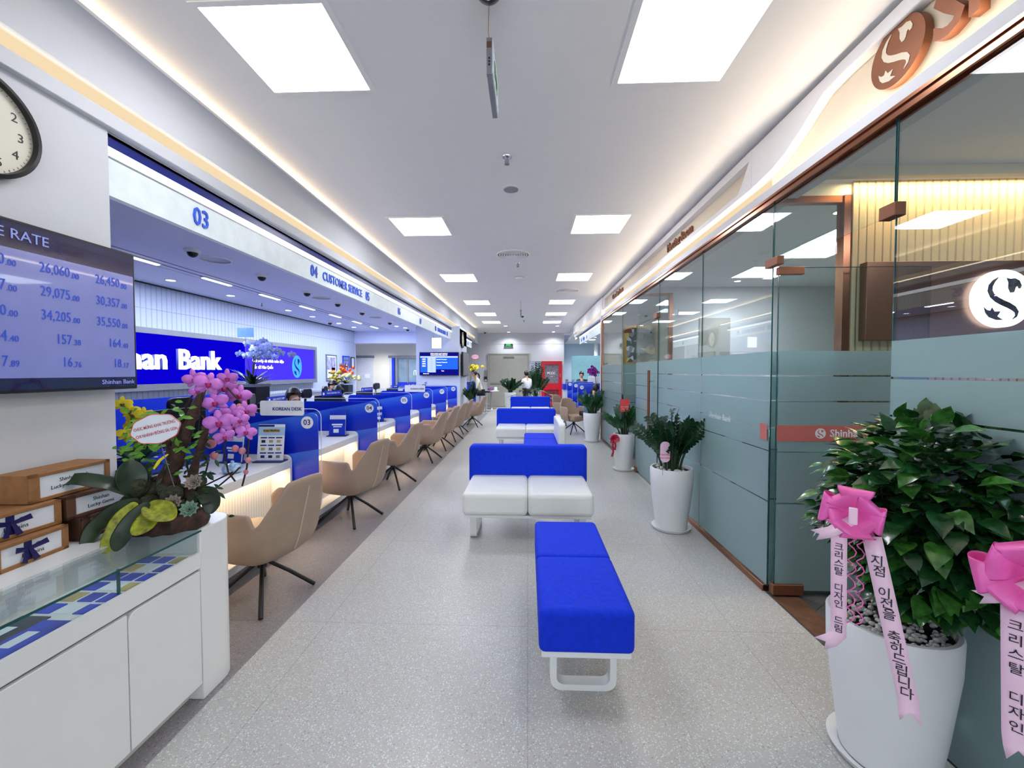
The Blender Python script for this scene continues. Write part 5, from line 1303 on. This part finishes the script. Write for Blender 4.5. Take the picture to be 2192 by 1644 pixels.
for (px_, py_, s_) in fl:
    mbp = MB(); mbc = MB(); d = random.uniform(1.88, 2.12)
    phal(mbp, mbc, P(px_, py_, d), Vector((.62 + random.uniform(-.35, .35), -.8, random.uniform(-.25, .25))), s_ * d / 888 * .80, seedrot=random.uniform(-18, 18))
    f_ = mbp.build('blossom', 'petal', OA, smooth=70, fix=False, solid=.0006); mbc.build('lip', 'lip', f_, smooth=60)
for (px_, py_, s_) in ((453, 948, 11), (515, 873, 9), (430, 858, 8), (460, 975, 8), (520, 965, 7), (533, 985, 6), (528, 1010, 5), (505, 960, 7)):
    p = P(px_, py_, 2.02); MB().ball(p, s_ * 2.02 / 888, s_ * 2.02 / 888 * .9, s_ * 2.02 / 888 * 1.1, 10, 8).build('bud', 'bud', OA, smooth=60)
def bigleaf(path, W, m, d0, d1, name='broad_leaf', up=(0.4, -.6, .8)):
    pts = [P(a, b_, d0 + (d1 - d0) * i / (len(path) - 1)) for i, (a, b_) in enumerate(path)]; rows = []; nn = 14
    # resample
    for i in range(nn + 1):
        t = i / nn * (len(pts) - 1); k = min(len(pts) - 2, int(t)); p = pts[k].lerp(pts[k + 1], t - k); d = (pts[k + 1] - pts[k]).normalized(); s = d.cross(Vector(up)).normalized()
        u = i / nn; wv = W * math.sin(math.pi * (u * .93 + .05)) ** .55; un = s.cross(d)
        rows.append([p - s * wv / 2 + un * wv * .10, p - un * .004, p + s * wv / 2 + un * wv * .10])
    MB().grid(rows).build(name, m, OA, smooth=70, solid=.0015, sub=1)
bigleaf([(290, 1060), (240, 1035), (170, 1025), (80, 1035)], .070, 'orleaf', 1.86, 1.72)
bigleaf([(300, 1070), (255, 1090), (205, 1130), (178, 1180)], .085, 'orleaf', 1.84, 1.72)
bigleaf([(295, 1075), (262, 1110), (240, 1160), (225, 1185)], .075, 'lime', 1.80, 1.68)
bigleaf([(320, 1075), (290, 1110), (262, 1150), (250, 1180)], .080, 'orleaf', 1.76, 1.66)
bigleaf([(315, 1080), (345, 1095), (375, 1110)], .105, 'lime', 1.76, 1.74)
bigleaf([(330, 1090), (315, 1120), (285, 1145)], .085, 'lime', 1.76, 1.68)
bigleaf([(290, 1060), (285, 1020), (278, 985)], .12, 'orleaf', 1.86, 1.84)
bigleaf([(405, 1075), (440, 1050), (455, 1075), (450, 1100)], .09, 'orleaf', 1.98, 1.95)
mb = MB(); random.seed(17)
for k in range(120):
    t = random.random(); px_ = random.choice([random.gauss(295, 24), random.gauss(378, 20)]); py_ = random.gauss(955 if px_ < 330 else 930, 32)
    a = random.random() * 6.28; leafmesh(mb, P(px_, py_, random.uniform(1.86, 1.98)), Vector((math.cos(a), math.sin(a) * .6, random.uniform(-.2, .9))), Vector((.3, -.7, .5)), random.uniform(.03, .055), .018, .25, .2, 3)
mb.build('light_foliage', 'ltleaf', OA, smooth=50)
mb = MB()
for k in range(190):
    px_, py_ = random.choice(((random.gauss(420, 32), random.gauss(1000, 40)), (random.gauss(345, 34), random.gauss(1035, 38)), (random.gauss(385, 30), random.gauss(1060, 30)))); a = random.random() * 6.28
    leafmesh(mb, P(px_, py_, random.uniform(1.9, 2.02)), Vector((math.cos(a), math.sin(a) * .6, random.uniform(-.9, .6))), Vector((.3, -.7, .5)), random.uniform(.025, .05), .014, .25, .2, 3)
mb.build('dark_foliage', 'leafdk', OA, smooth=50)
for (px_, py_, s_, m_) in ((417, 1033, 17, 'succ2'), (408, 1090, 18, 'succ'), (373, 1076, 17, 'succ2')):
    c = P(px_, py_, 1.80); s = s_ * 1.8 / 888; mb = MB(); f = Vector((.35, -.8, .5)).normalized(); x = Vector((0, 0, 1)).cross(f).normalized(); y = f.cross(x)
    for ring, (q, nn, el) in enumerate(((1, 10, .25), (.72, 9, .6), (.42, 7, 1.2))):
        for k in range(nn):
            a = 6.28 * k / nn + ring * .3; d = x * math.cos(a) + y * math.sin(a); leafmesh(mb, c + d * s * .1, (d + f * el), f, s * q, s * q * .55, -.2, .4, 3)
    mb.build('succulent', m_, OA, smooth=50, solid=.002)
# yellow ribbon-like leaf and card on its stick
bigleaf([(330, 1005), (345, 985), (362, 972)], .02, 'yellowpetal', 1.86, 1.86, 'yellow_leaf')
cd = empty('greeting_card', (0, 0, 0), 0, 'oval white greeting card with red Vietnamese writing stuck in the orchid arrangement', 'card')
c0 = P(335, 918, 1.80) + Vector((-1.70, 1.83, .785)); cd.location = c0; cd.rotation_euler = (R(0), R(-14), R(22))
prof_ = [(.090 * math.cos(R(a)) * (1 + .03 * math.cos(R(8 * a))), .064 * math.sin(R(a)) * (1 + .03 * math.cos(R(8 * a)))) for a in range(0, 360, 8)]
mb = MB(); mb.prism(prof_, 0, .002, 'xz'); mb.build('card_face', 'paper', cd)
mb = MB(); mb.tube([(a * .98, -.0005, b_ * .98) for a, b_ in prof_ + [prof_[0]]], .0016, 4); mb.build('red_rim', 'coral', cd)
text('card_lettering', 'CHÚC MỪNG KHAI TRƯƠNG', .0190, (0, -.001, .014), '-y', 'red', cd, ext=.0003, bold=.0002, sx=.60); text('card_lettering', 'CHI NHÁNH ĐÔNG SÀI GÒN', .0190, (0, -.001, -.018), '-y', 'red', cd, ext=.0003, bold=.0002, sx=.60)
MB().tube([(0, .001, -.06), (-.015, .03, -.29)], .0016, 5).build('stick', 'steel', cd)
# yellow orchid behind the wall edge, white orchid, mixed arrangement, distant orchids
def orchid_plant(name, loc, z0, lab, pots, cloud, m, lipm, n, s, seed, leafm='leafdk', leaves=True, leafH=.22, pm='black', grp=None, lh=.10):
    random.seed(seed); r = empty(name, (*loc, z0), 0, lab, 'flowers', grp); pw, ph = pots
    MB().prism(rrect(-pw / 2, pw / 2, -pw / 2, pw / 2, .01), 0, ph, 'xy').build('planter', pm, r)
    mbp = MB(); mbc = MB(); mbs = MB(); C, rad = Vector(cloud[0]), cloud[1]
    for k in range(n):
        p = C + Vector((random.gauss(0, .5) * rad[0], random.gauss(0, .5) * rad[1], random.gauss(0, .45) * rad[2]))
        mbp = MB(); mbc = MB()
        phal(mbp, mbc, p, Vector((.5 + random.uniform(-.4, .4), -.8, random.uniform(-.2, .3))), s)
        f_ = mbp.build('blossom', m, r, smooth=70, fix=False); mbc.build('lip', lipm, f_, smooth=60)
        if k % 5 == 0: mbs.tube([(0, 0, ph), (p.x * .3, p.y * .3, ph + (p.z - ph) * .8), p], .004, 5)
    mbs.build('stems', 'stem', r)
    if leaves:
        ml = MB()
        for k in range(26):
            a = random.random() * 6.28; leafmesh(ml, Vector((0, 0, ph)), Vector((math.cos(a), math.sin(a), random.uniform(.5, 1.6))), Vector((0, 0, 1)), leafH * random.uniform(.6, 1.2), .05, .2, .3, 4)
        ml.build('foliage', leafm, r, smooth=50)
    return r
orchid_plant('yellow_orchid', (-2.62, 2.66), .757, 'yellow orchid on the nearest counter behind the wall edge', (.12, .12), ((-.0, .02, .42), (.08, .06, .13)), 'yellowpetal', 'brown', 15, .05, 3)
M['whitepetal'] = mat('pale_lilac_petal', (168, 182, 236), .5, vary=.15)
w_ = orchid_plant('white_orchid', (-3.92, 5.75), 0, 'white orchid in a tall black planter before the lightbox sign', (.32, 1.30), ((.10, .05, 1.80), (.26, .12, .12)), 'whitepetal', 'posterblue', 34, .055, 4, leafH=.32)
bx('steel_rim', 'steel', -.17, .17, -.17, .17, 1.29, 1.33, w_)
o = bx('greeting_card', 'multi', -4.10, -3.86, 5.72, 5.722, 1.99, 2.12); tag(o, 'pale printed greeting card standing above the white orchid', 'card'); MB().tube([(-3.98, 5.722, 1.3), (-3.98, 5.722, 2.0)], .003, 5).build('stick', 'steel', o); o.data.materials[0] = M['posterblue']
random.seed(14)
r = empty('flower_basket', (-3.96, 8.85, 1.02), 0, 'orange and yellow flower arrangement in a black box behind the counters', 'flower arrangement')
bx('table', 'white', -.35, .45, -.3, .5, -1.02, -.01, r); bx('box', 'black', -.12, .12, -.12, .12, 0, .20, r)
M['orange'] = mat('orange_rose', (250, 98, 16), .5, vary=.2); M['paleflower'] = mat('pale_yellow_flower', (226, 224, 150), .55, vary=.2); M['yellowgreen'] = mat('yellow_green_orchid', (178, 160, 40), .5, vary=.4, vscale=30); M['heli'] = mat('red_brown_leaf', (132, 58, 36), .5, vary=.3)
for nm_, m_, cx, cz, n_, rx, rz in (('orange_rose', 'orange', .06, .50, 12, .15, .07), ('pale_bloom', 'paleflower', .15, .36, 16, .17, .08), ('yellow_bloom', 'yellowgreen', -.19, .36, 20, .12, .12)):
    for k in range(n_):
        MB().ball((cx + random.uniform(-1, 1) * rx, random.uniform(-.12, .06), cz + random.uniform(-1, 1) * rz), random.uniform(.03, .045), nu=8, nv=6).build(nm_, m_, r, smooth=60)
mb = MB(); ml = MB()
for k in range(16): leafmesh(mb, Vector((-.03 + random.uniform(-.08, .08), 0, .50)), Vector((random.uniform(-.4, .3), random.uniform(-.2, .1), 1)), Vector((0, -1, .2)), random.uniform(.10, .20), .03, .1, .2, 3)
for k in range(50):
    a = random.random() * 6.28; leafmesh(ml, Vector((0, 0, .22)), Vector((math.cos(a), math.sin(a) * .6, random.uniform(-.1, .8))), Vector((0, 0, 1)), random.uniform(.2, .38), .03, .2, .2, 3)
mb.build('red_leaves', 'heli', r, smooth=50); ml.build('foliage', 'leafdk', r, smooth=50)
orchid_plant('yellow_orchid', (-2.22, 15.9), .0, 'yellow orchid by the end wall with an oval card above it', (.30, .95), ((.17, 0, 1.66), (.20, .1, .10)), 'yellowpetal', 'brown', 24, .07, 6, 'heli', True, .3, 'red')
r = empty('greeting_card', (-2.02, 15.85, 1.42), 0, 'small oval pink rimmed card above the far yellow orchid', 'card')
mb = MB(); mb.prism([(.14 * math.cos(R(a)), .66 + .09 * math.sin(R(a))) for a in range(0, 360, 15)], 0, .003, 'xz'); mb.build('card_face', 'pinkpale', r); MB().tube([(.14 * math.cos(R(a)), 0, .66 + .09 * math.sin(R(a))) for a in range(0, 361, 15)], .006, 5).build('rim', 'coral', r); MB().tube([(0, .0, 0.1), (0, .0, .58)], .003, 5).build('stick', 'steel', r); text('card_lettering', 'Khai Trương', .04, (0, -.005, .66), '-y', 'coral', r)
M['purplepetal'] = mat('purple_petal', (150, 24, 160), .5, vary=.4, vscale=30)
orchid_plant('purple_orchid', (1.98, 12.1), .757, 'purple orchid in a white bowl on the right hand counter', (.24, .22), ((-.08, 0, .72), (.17, .1, .16)), 'purplepetal', 'petal', 30, .055, 8, pm='white')
# small desk things on the far right counter
for i, (x, w2, h2, m_, nm_, lab) in enumerate(((1.45, .05, .17, 'steel', 'desk_organizer', 'grey upright organizer at the left end of the blue reception counter'), (1.68, .05, .16, 'steel', 'card_terminal', 'slim grey terminal on the blue reception counter'), (1.86, .06, .11, 'black', 'telephone', 'dark telephone on the blue reception counter'), (2.14, .07, .16, 'black', 'desk_printer', 'black device left of the white monitor on the reception counter'))):
    r = empty(nm_, (x, 15.5, 1.06), 0, lab, nm_.replace('_', ' ')); bx('body', m_, -w2, w2, -.04, .06, 0, h2, r, bevel=.008); bx('foot', 'black', -w2 - .01, w2 + .01, -.06, .08, 0, .02, r)
r = empty('white_monitor', (2.45, 15.45, 1.06), 0, 'white backed monitor on the reception counter', 'monitor'); bx('back', 'white', -.21, .21, 0, .03, 0, .26, r, bevel=.006); bx('foot', 'white', -.08, .08, -.05, .09, 0, .01, r)
# ================================================================== PEOPLE
def skin(name, verts, edges, radii, m, par, sub=2, root=0):
    me = bpy.data.meshes.new(name); me.from_pydata([Vector(v) for v in verts], edges, []); me.update(); me.materials.append(M[m])
    o = bpy.data.objects.new(name, me); col.objects.link(o); o.parent = par
    s = o.modifiers.new('skin', 'SKIN'); s.use_smooth_shade = True
    for i, v in enumerate(me.skin_vertices[0].data):
        rr_ = radii[i]; v.radius = (rr_, rr_) if not isinstance(rr_, tuple) else rr_; v.use_root = (i == root)
    u = o.modifiers.new('sub', 'SUBSURF'); u.levels = sub; u.render_levels = sub
    return o
def person(loc, rz, lab, seated=False, shirt='cream', trousers='black', bow_head=.1, seat=.45, arms='down', hairstyle='short', face=True):
    """figure faces local -y; origin on the floor under the pelvis"""
    r = empty('person', (*loc, 0), rz, lab, 'person')
    hp = seat + .10 if seated else .93
    ln = bow_head          # forward lean
    P_ = Vector((0, 0, hp)); ch = P_ + Vector((0, -ln * .55, .30)); nk = P_ + Vector((0, -ln, .50)); hb = nk + Vector((0, -.02 - ln * .25, .10)); ht = hb + Vector((0, -.01 - ln * .15, .11))
    V = [P_, P_.lerp(ch, .5), ch, nk, nk + Vector((0, -.006, .035)), hb, ht]; E = [(0, 1), (1, 2), (2, 3), (3, 4), (4, 5), (5, 6)]
    RD = [(.145, .10), (.125, .09), (.15, .10), (.06, .055), (.048, .048), (.072, .085), (.068, .085)]
    def chain(a, pts, rad):
        k = a
        for p, q in zip(pts, rad): V.append(Vector(p)); RD.append(q); E.append((k, len(V) - 1)); k = len(V) - 1
        return k
    hands = []
    for s in (-1, 1):
        sh = ch + Vector((s * .17, -.0 - ln * .1, .10))
        if arms == 'down': el = sh + Vector((s * .05, .03, -.28)); wr = el + Vector((0, -.06, -.24))
        elif arms == 'fold': el = sh + Vector((s * .06, .0, -.27)); wr = el + Vector((-s * .12, -.16, .02))
        else: el = sh + Vector((s * .06, -.08, -.26)); wr = el + Vector((-s * .06, -.24, .02))
        k = chain(2, [sh, el, wr, wr + (wr - el).normalized() * .05], [.052, .04, .026, .030]); hd = wr + (wr - el).normalized() * .05
        dd = (wr - el).normalized(); sd = dd.cross(Vector((0, 0, 1))); sd = sd.normalized() if sd.length > .2 else Vector((1, 0, 0))
        for f in range(4): chain(k, [hd + sd * (.024 - .016 * f) + dd * .035, hd + sd * (.026 - .017 * f) + dd * (.07 + (.008 if f in (1, 2) else 0)) + Vector((0, 0, -.012))], [.009, .007])
        chain(k - 1, [wr + sd * -s * .03 + dd * .03, wr + sd * -s * .04 + dd * .06], [.010, .008])
        hp_ = P_ + Vector((s * .09, 0, -.03))
        if seated: kn = hp_ + Vector((s * .03, -.42, .02)); an = Vector((kn.x, kn.y + .03, .09))
        else: kn = hp_ + Vector((s * .01, -.02, -.42)); an = Vector((kn.x, .02, .09))
        chain(0, [hp_, kn, an, an + Vector((0, -.06, -.05)), an + Vector((0, -.15, -.06))], [.085, .058, .038, .036, .03])
    body = skin('body', V, E, RD, 'skin', r)
    # clothing as skinned shells a little wider than the body
    sv = [P_ + Vector((0, 0, -.02)), P_.lerp(ch, .5), ch, nk + Vector((0, 0, .005))]; se = [(0, 1), (1, 2), (2, 3)]; sr = [(.165, .12), (.145, .115), (.17, .13), .078]
    for s in (-1, 1):
        k = 2; base_ = len(sv); src = 7 + (0 if s == -1 else 0)
    idx = 7
    for s in (-1, 1):
        sh, el, wr = V[idx], V[idx + 1], V[idx + 2]
        sv += [sh, el, el.lerp(wr, .92)]; b0 = len(sv) - 3; se += [(2, b0), (b0, b0 + 1), (b0 + 1, b0 + 2)]; sr += [.066, .052, .042]
        idx += 4 + 8 + 2 + 5
    skin('shirt', sv, se, sr, shirt, r)
    tv_ = [P_ + Vector((0, 0, -.03))]; te = []; trr = [(.15, .115)]; idx = 7
    for s in (-1, 1):
        i0 = idx + 14; hp_, kn, an = V[i0], V[i0 + 1], V[i0 + 2]
        tv_ += [hp_, kn, an + Vector((0, 0, .02))]; b0 = len(tv_) - 3; te += [(0, b0), (b0, b0 + 1), (b0 + 1, b0 + 2)]; trr += [.10, .072, .052]; idx += 19
    skin('trousers', tv_, te, trr, trousers, r)
    for s in (-1, 1):
        an = V[(7 + 14 + 2) if s == -1 else (7 + 19 + 14 + 2)]
        MB().ball((an.x, an.y - .06, .035), .045, .12, .035, 10, 6).build('shoe', 'black', r, smooth=60)
    # hair
    up = (ht - hb).normalized(); c = hb.lerp(ht, .62)
    hm = MB(); nu, nv = 20, 12; vs = []
    for k in range(nv + 1):
        phi = math.pi * k / nv
        for i in range(nu):
            a = 2 * math.pi * i / nu; x = math.sin(phi) * math.cos(a); y_ = math.sin(phi) * math.sin(a); z = math.cos(phi)
            # keep the face (towards -y, low) free
            cut = (-.25 if y_ < .25 else -.75) if y_ > -.15 else .38 + .1 * abs(x)
            zz_ = max(z, cut - (.25 if hairstyle != 'short' and y_ > 0 else 0))
            vs.append(c + Vector((x * .093, .006 + y_ * .106, zz_ * .125 + .0)))
    fs = [(k * nu + i, k * nu + (i + 1) % nu, (k + 1) * nu + (i + 1) % nu, (k + 1) * nu + i) for k in range(nv) for i in range(nu)]
    hm.add(vs, fs)
    if hairstyle == 'tail': hm.tube([c + Vector((0, .10, .02)), c + Vector((0, .17, -.02)), c + Vector((.01, .20, -.12)), c + Vector((0, .19, -.22))], [.02, .032, .03, .008], 8)
    if hairstyle == 'bun': hm.ball(c + Vector((0, .12, .0)), .04)
    if hairstyle == 'long': hm.tube([c + Vector((0, .05, .0)), c + Vector((0, .075, -.10)), c + Vector((0, .07, -.22))], [.085, .085, .05], 10)
    hm.build('hair', 'hair', r, smooth=70, fix=False)
    fc = hb.lerp(ht, .25)
    MB().ball(fc + Vector((-.03, -.083, .022)), .010, .006, .007, 8, 5).build('eye', 'ink', r); MB().ball(fc + Vector((.03, -.083, .022)), .010, .006, .007, 8, 5).build('eye', 'ink', r)
    MB().ball(fc + Vector((0, -.092, -.003)), .011, .014, .018, 8, 6).build('nose', 'skin', r, smooth=60); MB().ball(fc + Vector((0, -.080, -.042)), .022, .008, .006, 8, 5).build('mouth', 'coral', r)
    for s in (-1, 1): MB().ball(fc + Vector((s * .083, .0, .01)), .008, .018, .028, 8, 6).build('ear', 'skin', r, smooth=60)
    return r
M['creamcloth'] = mat('cream_knit', (222, 216, 192), .8, vary=.05, bump=.2, bscale=300); M['whitecloth'] = mat('white_shirt', (232, 234, 240), .7); M['darkcloth'] = mat('dark_suit', (22, 24, 34), .7); M['tealcloth'] = mat('teal_shirt', (70, 120, 130), .7); M['lightblue'] = mat('pale_blue_shirt', (150, 180, 220), .7); M['skirtblk'] = M['darkcloth']
person((-1.72, 15.02), R(-78), 'person with a black ponytail in a cream top, perched on a bar stool looking down', True, 'creamcloth', 'darkcloth', .16, .68, 'reach', 'tail')
p_ = person((-.03, 15.1), R(-150), 'person in a white shirt and dark trousers standing behind the plants, turned away', False, 'whitecloth', 'darkcloth', .03, arms='reach'); p_.scale = (.9, .9, .9)
person((2.10, 16.35), R(-5), 'person in a dark suit sitting behind the reception counter, facing us', True, 'darkcloth', 'darkcloth', .02, .64, 'reach')
p_ = person((1.42, 9.98), R(125), 'dark haired customer in a teal shirt seated behind the right hand plant', True, 'tealcloth', 'darkcloth', .22, .42, 'fold'); p_.scale = (.92, .92, .92)
p = person((-3.16, 6.62), R(38), 'dark haired teller with glasses looking down behind the number 04', True, 'darkcloth', 'darkcloth', .20, .40, 'reach', 'bun')
mb = MB()
for s in (-1, 1): mb.tube([(s * .032 + .022 * math.cos(R(a)), -.20 - .13, 1.085 + .018 * math.sin(R(a))) for a in range(0, 361, 40)], .002, 4)
mb.build('glasses', 'chrome', p)
person((-3.75, 7.9), R(10), 'teller with black hair seated farther back beside the flower arrangement', True, 'darkcloth', 'darkcloth', .05, .46, 'reach', 'long')
person((-3.10, 5.16), R(60), 'teller of whom only the black hair shows above the Korean Desk plate', True, 'darkcloth', 'darkcloth', .14, .42, 'reach', 'long')
